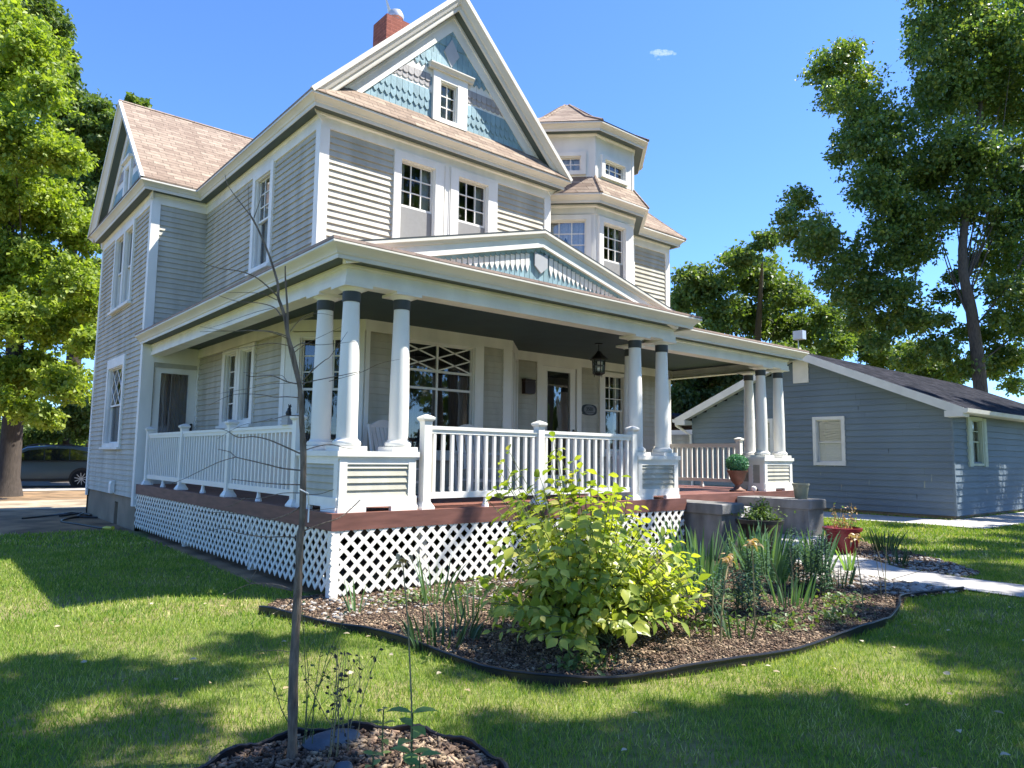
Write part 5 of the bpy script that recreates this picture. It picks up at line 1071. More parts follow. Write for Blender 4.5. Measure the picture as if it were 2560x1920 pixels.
# lantern
lx,ly=5.95,1.95
t=empty('porch_lantern',(lx,ly,ZP),'black hanging lantern under the porch ceiling near the entry','lantern'); b=MB()
b.lathe([(.07,-.02),(.07,0)],(lx,ly,ZP),16); b.tube([(lx,ly,ZP-.02),(lx,ly,ZP-.14)],.008,.008,6); b.lathe([(.155,-.30),(.165,-.28),(.07,-.19),(.03,-.14),(0,-.13)],(lx,ly,ZP),6)
for i in range(6):
    a=i*math.pi/3; b.tube([(lx+.115*math.cos(a),ly+.115*math.sin(a),ZP-.29),(lx+.10*math.cos(a),ly+.10*math.sin(a),ZP-.52)],.009,.009,5)
b.lathe([(.05,-.57),(.11,-.54),(.115,-.51),(.10,-.51)],(lx,ly,ZP),6); b.lathe([(.118,-.40),(.118,-.39),(.10,-.39)],(lx,ly,ZP),6)
for i in range(3): a=i*2.1; b.tube([(lx+.08*math.cos(a),ly+.08*math.sin(a),ZP-.54),(lx+.08*math.cos(a),ly+.08*math.sin(a),ZP-.60)],.010,.004,5)
b.build('cage','black',t); b=MB(); b.lathe([(.093,-.51),(.105,-.30)],(lx,ly,ZP),6); b.build('glass_panes','glass',t)
# house number plaque
def text(body,size,loc,rot,mt,name,parent=None,ext=.004,align='CENTER'):
    c=bpy.data.curves.new(name,'FONT'); c.body=body; c.size=size; c.extrude=ext; c.align_x=align; c.align_y='CENTER'; tmp=bpy.data.objects.new(name,c); COL.objects.link(tmp)
    dg=bpy.context.evaluated_depsgraph_get(); me=bpy.data.meshes.new_from_object(tmp.evaluated_get(dg)); bpy.data.objects.remove(tmp); o=bpy.data.objects.new(name,me); me.materials.clear(); me.materials.append(M[mt]); COL.objects.link(o)
    mt4=Matrix.Translation(loc)@rot.to_4x4(); me.transform(mt4); attach(o,parent); return o
qx,qz=7.41,2.425; t=empty('house_number_plaque',(qx,3.58,qz),'small dark oval house number plaque on the grey wall right of the front door','sign')
M['plq']=mat('plaque_face',(.16,.16,.155),.5,.1,10)
b=MB(); sh=[]
for i in range(48):
    a=2*math.pi*i/48; r=1-.10*math.cos(4*a+0)*.6; sh.append((qx+.235*math.cos(a)*(r if abs(math.sin(a))<.75 else 1),3.575,qz+.12*math.sin(a)*(r)))
b.prism(sh,(0,.02,0)); b.build('backing','black',t)
b=MB(); b.prism([(qx+.165*math.cos(2*math.pi*i/32),3.567,qz+.098*math.sin(2*math.pi*i/32)) for i in range(32)],(0,.01,0)); b.build('face','plq',t)
b=MB(); b.box(qx-.145,3.560,qz-.055,qx+.145,3.568,qz-.045); b.build('rule','black',t)
rot=Matrix.Rotation(math.pi/2,3,'X'); text('3501',.115,Vector((qx,3.565,qz+.012)),rot,'black','numerals',t)
# mailbox
t=empty('mailbox',(5.70,3.58,2.77),'dark brown wall mailbox on the siding left of the front door','mailbox'); M['mailb']=mat('dark_brown_metal',(.035,.015,.012),.4,.15,5)
b=MB(); pf=[(5.575,2.64),(5.80,2.64),(5.835,2.68),(5.835,2.86),(5.80,2.90),(5.575,2.90)]; b.prism([(x,3.48,z) for x,z in pf],(0,.1,0)); b.build('box','mailb',t); b=MB(); b.prism([(5.565,3.465,2.87),(5.80,3.465,2.87),(5.84,3.465,2.91),(5.565,3.465,2.925)],(0,.115,0)); b.build('lid','mailb',t)
# figurine on rail
fxp,fyp=.12,1.45
t=empty('dog_figurine',(fxp,fyp,1.785),'small dark dog figurine sitting on a striped grey box on the left porch rail','figurine'); b=MB(); b.box(fxp-.06,fyp-.10,1.785,fxp+.06,fyp+.10,1.80); b.box(fxp-.05,fyp-.09,1.80,fxp+.05,fyp+.09,1.83); b.box(fxp-.06,fyp-.10,1.83,fxp+.06,fyp+.10,1.845); b.box(fxp-.05,fyp-.09,1.845,fxp+.05,fyp+.09,1.87); b.box(fxp-.06,fyp-.10,1.87,fxp+.06,fyp+.10,1.885); b.build('box_base','shield',t)
bm=bmesh.new()
def blob(c,r,s=(1,1,1)): 
    g=bmesh.ops.create_icosphere(bm,subdivisions=2,radius=r); bmesh.ops.scale(bm,vec=s,verts=g['verts']); bmesh.ops.translate(bm,vec=c,verts=g['verts'])
blob((0,.02,.04),.035,(.9,1.1,1)); blob((0,0,.075),.028,(.8,.9,1.3)); blob((0,-.018,.118),.020,(.9,1.2,.9)); blob((0,-.042,.113),.010,(.8,1.5,.8)); blob((.012,-.008,.136),.008,(.6,.6,1.5)); blob((-.012,-.008,.136),.008,(.6,.6,1.5)); blob((.012,-.022,.035),.010,(.8,.8,3)); blob((-.012,-.022,.035),.010,(.8,.8,3)); blob((0,.06,.02),.008,(.8,3,.8))
me=bpy.data.meshes.new('dog'); bm.to_mesh(me); bm.free(); me.materials.append(M['black']); me.transform(Matrix.Translation((fxp,fyp,1.885))); o=bpy.data.objects.new('dog',me); COL.objects.link(o); attach(o,t)
# rocking chairs
def rocker(x,y,rz,label):
    r=empty('rocking_chair',(x,y,zd),label,'rocking chair','rocking chairs on the porch',True,rz)
    def P(n,mb): mb.build(n,'bwhite',r)
    b=MB(); [b.box(-.25,-.24+i*.085,.40,.25,-.17+i*.085,.42) for i in range(6)]; P('seat',b)
    b=MB()
    for i in range(6): b.prism([(-.22+i*.078,.24,.42),(-.165+i*.078,.24,.42),(-.165+i*.078,.42,1.0),(-.22+i*.078,.42,1.0)],(0,.015,0))
    pts=[(-.26,.41,.98)]+[(-.26+.52*i/8,.425+.005,.98+.10*math.sin(math.pi*i/8)+.01) for i in range(9)]+[(.26,.41,.98)]; b.prism([(p[0],.41,p[2]) for p in pts],(0,.03,0)); P('backrest',b)
    for s in (-1,1):
        b=MB(); b.box(s*.27-.02,-.26,.0+.05,s*.27+.02,-.22,.62); P('leg',b); b=MB(); b.prism([(s*.27-.02,.20,.05),(s*.27+.02,.20,.05),(s*.27+.02,.40,1.02),(s*.27-.02,.40,1.02)],(0,.035,0)); P('leg',b)
        b=MB(); b.box(s*.27-.035,-.30,.62,s*.27+.035,.27,.645); P('armrest',b)
        b=MB(); b.tube([(s*.27,-.42,.07),(s*.27,-.2,.03),(s*.27,.05,.02),(s*.27,.3,.045),(s*.27,.5,.10)],.018,.018,6); P('rocker',b)
    b=MB(); b.box(-.25,-.25,.22,.25,-.23,.25); b.box(-.25,.2,.22,.25,.22,.25); P('stretcher',b)
rocker(1.95,1.85,.25,'white wooden rocking chair behind the left front railing'); rocker(3.35,1.95,-.15,'white wooden rocking chair with rounded back behind the middle railing post')
# hose
b=MB(); b.tube(smooth([(-1.3,11.7,.02),(-.7,12.3,.02),(-.2,12.8,.02),(.0,11.9,.02),(-.5,11.3,.02),(-.75,10.6,.02),(-.55,9.6,.02),(-.35,8.6,.02)],8),.022,.022,7)
b.tube(smooth([(.0,11.2,.02),(-.3,11.6,.03),(-.1,12.3,.04),(-.6,11.9,.03)],8),.022,.022,7); t=empty('garden_hose',(-.5,10.5,0),'black garden hose lying on the dirt beside the foundation','hose'); b.build('tube','black',t,True)
M['yel']=mat('yellow_plastic',(.62,.55,.05),.4,.05,5); b=MB(); b.tube([(-.36,8.62,.03),(-.33,8.5,.04),(-.29,8.36,.04),(-.27,8.28,.05)],.03,.02,8,rs=[.02,.034,.028,.036]); b.build('nozzle','yel',t,True)
# ================= CAR =================
CR=empty('parked_car',(2.35,27.6,0),'dark grey-green SUV parked on the street left of the house behind the tree trunk','car',None,True,math.radians(180-9))
M['carp']=mat('grey_green_car_paint',(.085,.105,.105),.3,.03,1,spec=.6,metal=.3); M['tyre']=mat('tyre_rubber',(.012,.012,.012),.8,.1,10); M['rim']=mat('silver_rim',(.5,.5,.52),.3,.05,10,metal=.8); M['cglass']=mat('dark_car_glass',(.01,.012,.014),.05,.02,2,spec=.9); M['tail']=mat('red_tail_lamp',(.12,.01,.012),.2,.05,5)
# local x forward; rear wheel centre at x=0
secs=[(-.92,.45,.80,.90,.92,.60),(-.88,.36,.90,1.02,1.10,.78),(-.70,.30,.92,1.06,1.45,.84),(-.35,.28,.93,1.07,1.60,.86),(.3,.26,.93,1.05,1.66,.87),(1.2,.25,.93,1.03,1.67,.87),(1.9,.25,.93,1.01,1.60,.86),(2.5,.25,.92,1.0,1.22,.86),(2.85,.26,.91,.98,1.02,.85),(3.5,.30,.88,.86,.90,.80),(3.72,.40,.80,.66,.70,.70)]
b=MB(); rings=[]
for (x,zb,wd,belt,top,wt) in secs:
    tw_=wt if top-belt<.2 else .66
    L=[(x,-wd*.96,zb),(x,-wd,zb+.18),(x,-wd*.985,(zb+belt)/2+.05),(x,-wd*.94,belt),(x,-tw_,top-.05),(x,-tw_*.8,top),(x,tw_*.8,top),(x,tw_,top-.05),(x,wd*.94,belt),(x,wd*.985,(zb+belt)/2+.05),(x,wd,zb+.18),(x,wd*.96,zb)]; n0=len(b.v); b.v+=L; rings.append(n0)
for a_,c_ in zip(rings,rings[1:]):
    for i in range(12): j=(i+1)%12; b.f.append((a_+i,c_+i,c_+j,a_+j)); b.m.append(0)
b.f.append(tuple(rings[0]+i for i in range(12))); b.m.append(0); b.f.append(tuple(rings[-1]+i for i in range(12))[::-1]); b.m.append(0)
b.build('body','carp',CR,True)
for s in (-1,1):
    b=MB(); gp=[(-.55,1.10),(-.30,1.40),(.35,1.53),(1.2,1.54),(1.85,1.46),(2.45,1.10),(2.4,1.06)]
    def gy(z): return s*(.925-(z-1.05)*.42)
    b.face([(x,gy(z)+s*.012,z) for x,z in gp]); b.build('side_window','cglass',CR)
    b=MB(); 
    for x in (.45,1.3): b.face([(x-.02,gy(1.07)+s*.02,1.07),(x+.02,gy(1.07)+s*.02,1.07),(x+.02,gy(1.52)+s*.02,1.52),(x-.02,gy(1.52)+s*.02,1.52)])
    b.tube([(-.5,gy(1.06)+s*.02,1.065),(1.0,s*.93,1.045),(2.4,s*.92,1.03)],.012,.012,5); b.build('window_trim','black',CR)
    b=MB(); b.box(-.2,s*.90-.02,.26,2.9,s*.90+.02,.36); b.build('sill_trim','black',CR)
    b=MB(); b.box(-.90,s*.80-.06,.86,-.62,s*.80+.13,.98); b.build('tail_lamp','tail',CR)
    for x in (0,2.7):
        w_=MB(); w_.tube([(x,s*.70,.36),(x,s*.955,.36)],.43,.43,24); w_.build('wheel_arch','black',CR)
        w_=MB(); w_.tube([(x,s*.72,.345),(x,s*.97,.345)],.345,.345,28); wo_=w_.build('wheel','tyre',CR)
        w_=MB(); w_.tube([(x,s*.965,.345),(x,s*.978,.345)],.05,.05,12)
        for k in range(10): a=k*math.pi/5+.2; w_.bar((x+.04*math.cos(a),s*.98,.345+.04*math.sin(a)),(x+.235*math.cos(a),s*.98,.345+.235*math.sin(a)),.03,.02,(0,1,0))
        w_.build('rim','rim',wo_)
    b=MB(); b.box(2.05,s*.93,1.02,2.25,s*1.08,1.15); b.build('side_mirror','carp',CR)
b=MB(); b.tube([(-.6,-.62,1.50),(-.2,-.66,1.66),(1.6,-.66,1.70),(2.0,-.64,1.60)],.02,.02,5); b.tube([(-.6,.62,1.50),(-.2,.66,1.66),(1.6,.66,1.70),(2.0,.64,1.60)],.02,.02,5); b.build('roof_rail','black',CR)
# ================= TREES =================
M['lfy']=leafmat('yellow_green_tree_leaf',(.17,.25,.035),(.36,.42,.07),trans=.42,rough=.5,c3=(.08,.14,.03))
M['lfm']=leafmat('mid_green_tree_leaf',(.08,.14,.03),(.18,.23,.06),trans=.35,rough=.5)
M['lfc']=leafmat('cottonwood_leaf',(.06,.125,.035),(.20,.26,.065),trans=.38,rough=.4,spec=.5,c3=(.36,.38,.10))
M['lfd']=leafmat('dark_tree_leaf',(.045,.085,.025),(.12,.17,.05),trans=.3,rough=.5)
def tree(label,base,clumps,n,leaf,lm,seed,trunk_r,bark='bark',fork=.35,group='trees around the houses',name='leafy_tree',sub=26,subr=.30,shell=.5,tp=None,limbs=18):
    base=Vector(base); t=empty(name,base,label,'tree',group); rg=random.Random(seed)
    C=[Vector(c[:3]) for c in clumps]; top=max(C,key=lambda c:c.z); cen=sum(C,Vector())/len(C)
    zt_=top.z; b=MB()
    ax=[base,base.lerp(Vector((base.x*.8+cen.x*.2,base.y*.8+cen.y*.2,base.z+(zt_-base.z)*fork)),1)]
    if tp: ax=[base]+[Vector(p) for p in tp]
    crest=ax[-1]; pts=smooth([tuple(p) for p in ax]+[tuple(crest.lerp(top,.45)),tuple(crest.lerp(top,.9))],4)
    k=len(pts); b.tube(pts,0,0,10,rs=[trunk_r*((1-i/(k-1))**.7*.9+.06)*(1.35 if i==0 else 1) for i in range(k)])
    cs=sorted(range(len(C)),key=lambda i:-clumps[i][3])[:limbs]
    for i in cs:
        c=C[i]; j=min(k-2,max(1,int(k*.25+k*.5*max(0,min(1,(c.z-crest.z)/(zt_-crest.z+.01)))*.8)))
        a=pts[j]; d=c-a; m1=a+d*.45+Vector((rg.uniform(-.4,.4),rg.uniform(-.4,.4),-.06*d.length)); r=trunk_r*.15*(1-.5*j/k)
        b.tube(smooth([tuple(a),tuple(m1),tuple(a+d*.95)],4),r,r*.22,6)
    b.build('trunk',bark,t,True)
    crown('crown',clumps,n,leaf,lm,t,seed,sub,subr,shell=shell); return t
COT= [[28.03,8.21,19.4,1.17],[28.68,8.52,19.77,1.2],[27.52,7.11,19.61,0.82],[28.45,7.53,20.16,0.85],[30.52,8.07,19.56,1.34],[30.54,8.08,19.57,1.34],[27.78,6.33,16.61,1.21],[28.14,6.48,16.78,1.22],[26.35,7.05,17.03,0.9],[27.99,7.81,17.89,0.95],[27.32,6.37,15.02,1.39],[29.18,7.17,15.84,1.48],[30.96,6.65,16.87,1.3],[29.3,6.0,16.13,1.24],[29.19,8.46,15.6,0.54],[28.82,8.29,15.44,0.54],[27.58,6.36,13.23,1.19],[29.93,7.35,14.13,1.28],[27.67,7.32,15.65,0.62],[28.34,7.62,15.96,0.63],[30.25,4.64,20.67,1.24],[32.14,5.28,21.75,1.31],[31.87,4.29,19.84,1.68],[30.53,3.87,19.14,1.62],[32.36,4.73,17.97,1.71],[33.47,5.09,18.48,1.76],[32.09,3.21,20.75,1.65],[31.68,3.1,20.53,1.63],[33.67,2.44,20.16,1.88],[36.42,3.12,21.55,2.02],[35.71,4.16,19.83,2.03],[34.23,3.75,19.13,1.95],[36.67,3.16,18.13,2.01],[36.38,3.09,18.01,2.0],[31.88,4.49,15.53,1.67],[30.52,4.05,14.99,1.6],[32.13,5.97,14.74,1.73],[31.69,5.81,14.58,1.71],[32.49,3.97,14.89,1.67],[31.83,3.77,14.64,1.63],[34.2,2.86,14.37,1.68],[34.51,2.95,14.48,1.69],[29.85,5.97,12.43,1.44],[29.95,6.01,12.47,1.44],[32.01,5.23,12.53,1.48],[33.92,5.88,13.13,1.56],[33.73,4.43,13.38,1.18],[32.25,3.98,12.9,1.13],[33.54,2.97,12.09,1.65],[34.44,3.21,12.35,1.69],[29.08,5.97,14.56,1.02],[29.06,5.96,14.55,1.02],[30.21,7.14,11.94,0.96],[28.31,6.36,11.35,0.9],[27.13,9.37,13.33,0.85],[26.64,9.11,13.13,0.83],[27.74,10.31,12.16,0.76],[27.9,10.39,12.21,0.77],[34.15,5.68,5.74,0.57],[34.14,5.68,5.74,0.57],[33.85,4.07,6.0,0.63],[35.34,4.5,6.18,0.65],[32.64,4.73,7.2,0.58],[33.78,5.1,7.38,0.6],[34.39,3.31,6.19,0.7],[35.0,3.48,6.27,0.72],[32.3,3.36,7.6,0.6],[33.21,3.62,7.76,0.61],[34.99,6.25,8.36,0.59],[31.43,5.05,7.72,0.53],[34.6,4.62,10.95,0.78],[34.4,4.56,10.9,0.78],[33.99,5.43,10.11,0.57],[32.79,5.04,9.83,0.55],[30.77,7.47,9.49,0.82],[28.4,6.48,8.93,0.76],[29.44,5.82,7.56,0.76],[30.03,6.04,7.67,0.77],[31.16,5.01,6.24,0.73],[30.91,4.93,6.21,0.72],[28.7,6.9,6.59,0.69],[30.61,7.71,6.89,0.73],[29.87,5.92,9.07,0.61],[33.4,7.27,9.89,0.67],[34.18,5.15,9.2,0.65],[33.49,4.93,9.06,0.64],[32.81,6.16,11.37,0.74],[30.73,5.42,10.8,0.7],[31.53,8.93,8.04,0.67],[31.15,8.76,7.97,0.67],[35.36,4.63,7.52,0.74],[34.13,4.27,7.33,0.72],[37.14,4.11,5.2,0.67],[36.64,3.98,5.15,0.66],[29.77,8.74,9.11,0.74],[30.86,9.25,9.36,0.76],[28.5,9.37,11.21,0.86],[27.38,8.8,10.87,0.83],[28.91,8.74,9.84,0.96],[27.39,8.01,9.45,0.92],[28.4,7.3,8.24,1.02],[30.75,8.34,8.75,1.09],[32.25,7.52,7.95,1.1],[33.11,7.86,8.1,1.13],[32.77,6.94,11.99,1.11],[31.36,6.4,11.57,1.07],[28.22,6.26,12.75,1.1],[29.99,7.0,13.38,1.16],[33.56,7.47,6.29,0.78],[32.9,7.22,6.21,0.77],[34.88,3.81,6.29,1.06],[34.73,3.76,6.27,1.05],[25.72,9.18,12.09,0.61],[25.56,9.09,12.03,0.61],[26.09,8.12,11.49,0.9],[29.49,9.84,12.65,1.0],[28.99,8.94,11.66,0.86],[26.89,7.92,10.99,0.81],[27.25,9.16,11.13,0.63],[25.74,8.38,10.66,0.6],[28.01,7.45,10.28,1.02],[30.27,8.48,10.92,1.09],[30.66,7.82,9.98,1.08],[29.89,7.5,9.78,1.06],[29.55,6.52,10.38,0.82],[31.26,7.21,10.85,0.87],[33.32,7.18,11.23,0.9],[30.92,6.27,10.59,0.84],[29.05,6.0,8.55,0.9],[29.0,5.98,8.53,0.9],[29.8,5.58,7.57,1.0],[33.9,7.1,8.33,1.13],[32.69,5.91,6.71,0.96],[34.1,6.41,6.91,1.0],[28.1,7.34,8.83,0.61],[28.49,7.52,8.92,0.62],[35.6,3.78,10.97,1.52],[36.63,4.06,11.22,1.56],[34.42,3.02,8.89,1.25],[33.0,2.65,8.61,1.2],[37.04,3.95,8.09,1.11],[34.1,3.17,7.6,1.03],[35.61,4.22,9.71,0.66],[32.68,3.4,9.09,0.61],[33.41,5.87,9.2,0.54],[34.11,6.11,9.35,0.55],[31.47,7.82,8.11,0.55],[29.82,7.13,7.79,0.52],[34.98,5.16,5.99,0.87],[32.07,4.26,5.64,0.81],[33.74,3.87,5.55,0.62],[34.27,4.03,5.61,0.63],[33.18,5.75,19.57,1.0],[29.83,4.6,17.91,0.91],[32.65,6.0,21.12,0.78],[32.28,5.87,20.92,0.77],[37.29,2.28,23.89,1.8],[34.21,1.6,22.19,1.67],[30.37,3.87,22.29,1.63],[30.54,3.92,22.4,1.64],[34.97,3.34,24.34,1.99],[35.64,3.52,24.74,2.03],[36.81,1.64,19.89,1.96],[35.68,1.4,19.37,1.9],[35.04,1.54,13.77,1.85],[37.92,2.17,14.7,1.99],[38.62,2.37,10.34,1.78],[34.47,1.47,9.46,1.6]]
MID= [[37.32,22.79,13.89,1.12],[41.35,25.71,15.12,1.23],[41.32,26.14,13.39,1.41],[37.84,23.58,12.46,1.3],[39.0,22.07,13.71,1.61],[40.02,22.77,14.01,1.65],[42.17,21.85,15.92,1.51],[39.08,19.91,14.94,1.41],[45.42,22.34,15.19,2.11],[43.26,21.06,14.59,2.02],[43.05,24.06,12.26,2.09],[39.33,21.59,11.39,1.92],[46.57,23.11,12.25,2.15],[45.04,22.19,11.91,2.08],[43.49,19.07,12.93,1.79],[47.96,21.54,14.02,1.97],[46.84,20.25,11.18,2.07],[47.89,20.81,11.39,2.11],[36.48,22.23,9.83,1.55],[36.55,22.28,9.85,1.56],[48.69,19.03,11.96,1.56],[45.32,17.36,11.28,1.46],[47.59,17.85,9.95,1.34],[44.77,16.49,9.48,1.27],[51.93,18.83,11.64,1.08],[48.17,17.09,10.94,1.0],[44.73,23.62,9.22,1.76],[39.42,20.27,8.36,1.56],[44.82,19.92,8.87,1.67],[41.72,18.21,8.39,1.56],[42.49,26.22,8.18,1.77],[39.57,24.12,7.76,1.66],[40.0,18.7,16.14,0.94],[40.05,18.74,16.16,0.94],[40.36,24.73,5.5,1.34],[37.27,22.5,5.22,1.25],[39.84,21.29,6.58,1.27],[41.61,22.44,6.79,1.32]]
MID2= [[55.84,21.06,11.24,1.35],[56.52,21.38,11.35,1.36],[58.28,20.23,11.82,1.57],[56.28,19.35,11.48,1.52],[59.28,19.57,10.27,1.57],[55.49,17.98,9.73,1.47],[57.89,17.18,9.89,1.68],[62.29,18.9,10.5,1.8],[58.07,15.91,8.67,1.29],[58.67,16.13,8.74,1.3],[52.77,21.15,9.78,1.49],[54.61,22.06,10.05,1.54],[58.14,14.27,8.54,1.44],[58.4,14.36,8.57,1.45]]
DARK= [[24.33,13.94,5.58,0.87],[23.36,13.21,5.43,0.84],[25.62,14.1,4.81,1.0],[26.01,14.38,4.85,1.02],[25.9,13.23,5.66,0.99],[26.29,13.5,5.71,1.01],[24.2,13.86,4.26,0.86],[23.07,13.01,4.14,0.83],[26.42,12.07,5.6,0.98],[26.18,11.92,5.57,0.97],[27.62,11.82,6.13,0.88],[25.95,10.82,5.88,0.84],[23.87,13.36,3.57,0.63],[25.81,14.8,3.73,0.68],[25.08,12.45,4.24,0.64],[25.59,12.79,4.29,0.65]]
LFT= [[-1.64,22.14,15.76,1.1],[-1.84,18.72,14.06,0.97],[-1.31,17.66,13.06,0.95],[-1.08,20.5,14.41,1.06],[-1.73,20.45,13.05,1.18],[-1.72,20.68,13.15,1.19],[-1.06,17.04,11.63,0.79],[-0.88,18.95,12.45,0.86],[-1.59,17.45,10.23,1.18],[-1.5,18.71,10.69,1.24],[-0.14,20.16,11.13,0.91],[-0.52,16.92,9.96,0.8],[-1.68,19.35,9.11,1.26],[-1.44,23.01,10.19,1.43],[-0.33,22.03,9.87,1.27],[-0.59,19.52,9.13,1.16],[0.54,20.1,8.62,0.91],[0.46,19.59,8.48,0.89],[-0.92,19.93,7.38,1.3],[-0.73,21.97,7.83,1.4],[0.03,17.56,6.51,0.82],[0.48,20.87,7.2,0.93],[-1.3,18.08,5.3,1.06],[-0.95,22.45,5.98,1.25],[0.14,20.49,5.54,1.05],[-0.01,19.31,5.36,1.01],[0.9,19.75,6.15,0.6],[0.73,18.7,5.96,0.58],[1.08,20.38,5.03,0.61],[0.54,17.04,4.59,0.54],[-0.53,20.29,3.95,1.02],[-0.33,22.2,4.13,1.09],[0.69,21.71,3.86,0.94],[0.18,18.09,3.55,0.82],[-0.91,19.28,2.86,0.69],[-0.59,22.75,3.05,0.78],[-0.08,19.17,2.48,0.49],[-0.27,17.67,2.42,0.46],[-2.48,21.92,13.07,1.36],[-2.52,20.32,12.41,1.29],[-2.25,22.24,10.09,1.52],[-2.3,20.85,9.67,1.45],[-2.08,21.18,6.82,1.45],[-2.1,20.72,6.73,1.43],[-1.92,20.23,3.83,1.11],[-1.75,23.56,4.12,1.25]]
LBK= [[0.5,31.87,21.22,0.87],[0.56,32.55,21.57,0.89],[0.04,33.53,22.77,1.12],[-0.27,29.82,20.8,1.02],[1.08,33.1,20.61,0.68],[1.05,32.78,20.46,0.67],[1.32,30.64,17.17,1.27],[1.36,30.99,17.31,1.29],[1.75,28.0,15.05,1.2],[2.27,31.61,16.47,1.32],[2.43,27.82,14.99,1.01],[2.76,29.8,15.77,1.07],[2.65,27.26,15.49,0.7],[2.59,26.97,15.37,0.69],[3.6,29.33,17.77,0.3],[3.48,28.69,17.48,0.3],[4.1,29.35,17.72,0.3],[4.22,29.96,18.0,0.31],[2.79,32.38,18.32,0.57],[2.01,27.42,16.18,0.5],[3.77,29.44,16.86,0.87],[3.72,29.15,16.73,0.86],[0.98,31.63,19.02,0.87],[0.91,31.02,18.74,0.85],[2.74,30.19,14.12,1.5],[3.02,31.91,14.71,1.57],[2.48,30.02,11.81,1.26],[2.55,30.48,11.95,1.28],[2.88,31.54,9.59,1.09],[2.33,28.15,8.87,0.99],[1.53,30.47,13.44,1.26],[1.29,28.59,12.84,1.2],[3.93,26.33,14.94,0.6],[3.77,25.61,14.65,0.59],[2.27,29.77,2.95,0.81],[2.28,29.81,2.95,0.81],[0.97,32.96,2.25,0.72],[1.01,33.28,2.26,0.73],[2.02,34.08,2.42,0.76],[1.76,32.09,2.37,0.72],[3.18,33.53,2.56,0.81],[2.72,30.67,2.48,0.75],[3.22,32.41,3.52,0.88],[3.04,31.31,3.46,0.86],[0.39,34.17,2.15,0.78],[0.2,32.02,2.11,0.74]]

tree('big dark cottonwood with thick grey trunk towering at the right behind the blue-grey house',(32,3.9,0),COT,165000,.19,'lfc',101,.34,'bark',tp=[(32,3.97,4.8),(32,4.15,8),(31.9,4.35,10.8)],name='cottonwood_tree',sub=30,subr=.30)
tree('broad green tree rising behind the right side of the porch roof',(47,24,0),MID,70000,.30,'lfm',102,.5,'bark',sub=26)
tree('low sunny green tree behind the blue-grey house ridge',(57,17,0),MID2,26000,.30,'lfm',103,.35,'bark')
tree('dark green tree seen under the porch roof between the columns',(27,14,0),DARK,30000,.22,'lfd',104,.3,'bark')
tree('tall yellow-green tree with thick trunk at the left edge before the parked car',(-.72,21.1,0),LFT,190000,.15,'lfy',105,.34,'barkd',tp=[(-.75,21.1,3.2),(-.9,21.2,5.5),(-1.2,21.3,8)],sub=34,subr=.27)
tree('mid-green tree behind the left gable, farther back than the trunked tree',(2.5,33,0),LBK,120000,.20,'lfm',106,.4,'barkd',sub=30)
tree('unseen tree added behind the house to shade the parked car',(7,24,0),[[5,25,7,2.4],[3,25.6,7.6,2.2],[7,24.5,7.4,2.5],[1.2,26.4,7.8,1.6],[5.5,27,9,2.4],[3.2,28,6.6,1.8]],26000,.2,'lfm',113,.3,'barkd')  # added out of sight so that its crown shades the car
# trees on the street side behind the camera; their shade falls on the lawn
def cl(*a): return [list(x) for x in a]
tree('large shade tree on the street side throwing shade over the lawn',(8.5,-12.5,0),cl((1.46,-6.42,9.0,0.70),(2.42,-7.03,9.3,0.65),(2.08,-8.25,9.6,0.80),(2.61,-8.06,9.1,0.80),(3.26,-6.52,9.0,0.35),(4.07,-8.30,9.2,0.60),(5.33,-7.91,9.5,0.40),(2.15,-4.09,8.8,0.30),(1.11,-5.36,9.1,0.70),(2.21,-7.31,9.1,0.40),(2.80,-7.01,9.1,0.45),(5.87,-8.66,8.9,0.22),(6.65,-9.10,8.7,0.44),(3.15,-9.45,9.4,0.50),(9.91,-7.46,8.9,0.23),(5.79,-9.03,8.9,0.49),(2.44,-7.15,9.7,0.25),(5.39,-7.74,9.1,0.32),(2.27,-9.20,8.7,0.46),(9.29,-9.02,9.7,0.49),(8.89,-7.22,9.4,0.38),(1.54,-7.82,8.7,0.45),(10.47,-6.63,8.9,0.33),(5.29,-8.20,8.9,0.50),(1.08,-9.43,9.8,0.42),(6.06,-8.07,9.4,0.37),(2.95,-7.64,9.3,0.38),(2.72,-9.16,9.7,0.32),(3.93,-7.40,8.5,0.31),(1.04,-6.87,8.9,0.44),(8.28,-7.61,9.7,0.47),(4.96,-6.44,9.2,0.49),(9.94,-7.80,8.7,0.33),(10.28,-9.12,9.5,0.24),(8.59,-7.72,8.5,0.45),(3.00,-8.38,8.6,0.34),(1.54,-8.67,9.8,0.47),(8.97,-8.22,9.7,0.29),(0.95,-8.96,9.5,0.45),(4.27,-7.80,9.2,0.80),(5.48,-8.37,9.4,0.60),(1.81,-5.48,8.9,0.70),(2.66,-5.82,9.0,0.40),(0.88,-6.57,9.4,0.80),(1.89,-7.32,9.8,0.80),(0.83,-4.32,8.2,0.75),(2.15,-4.64,8.8,0.70),(2.74,-4.79,8.4,0.55),(3.97,-4.80,9.2,0.50),(1.95,-6.24,8.8,0.60),(3.08,-7.47,9.4,0.75),(1.66,-7.62,9.0,0.90),(3.94,-7.17,8.6,0.45),(4.76,-8.02,9.0,0.60),(4.20,-8.90,10.0,0.90),(6.57,-9.19,10.5,0.60),(-0.03,-5.50,9.2,1.00),(0.90,-7.80,10.0,1.10)),100000,.10,'lfd',107,.32,'bark',sub=14,subr=.30,limbs=10)
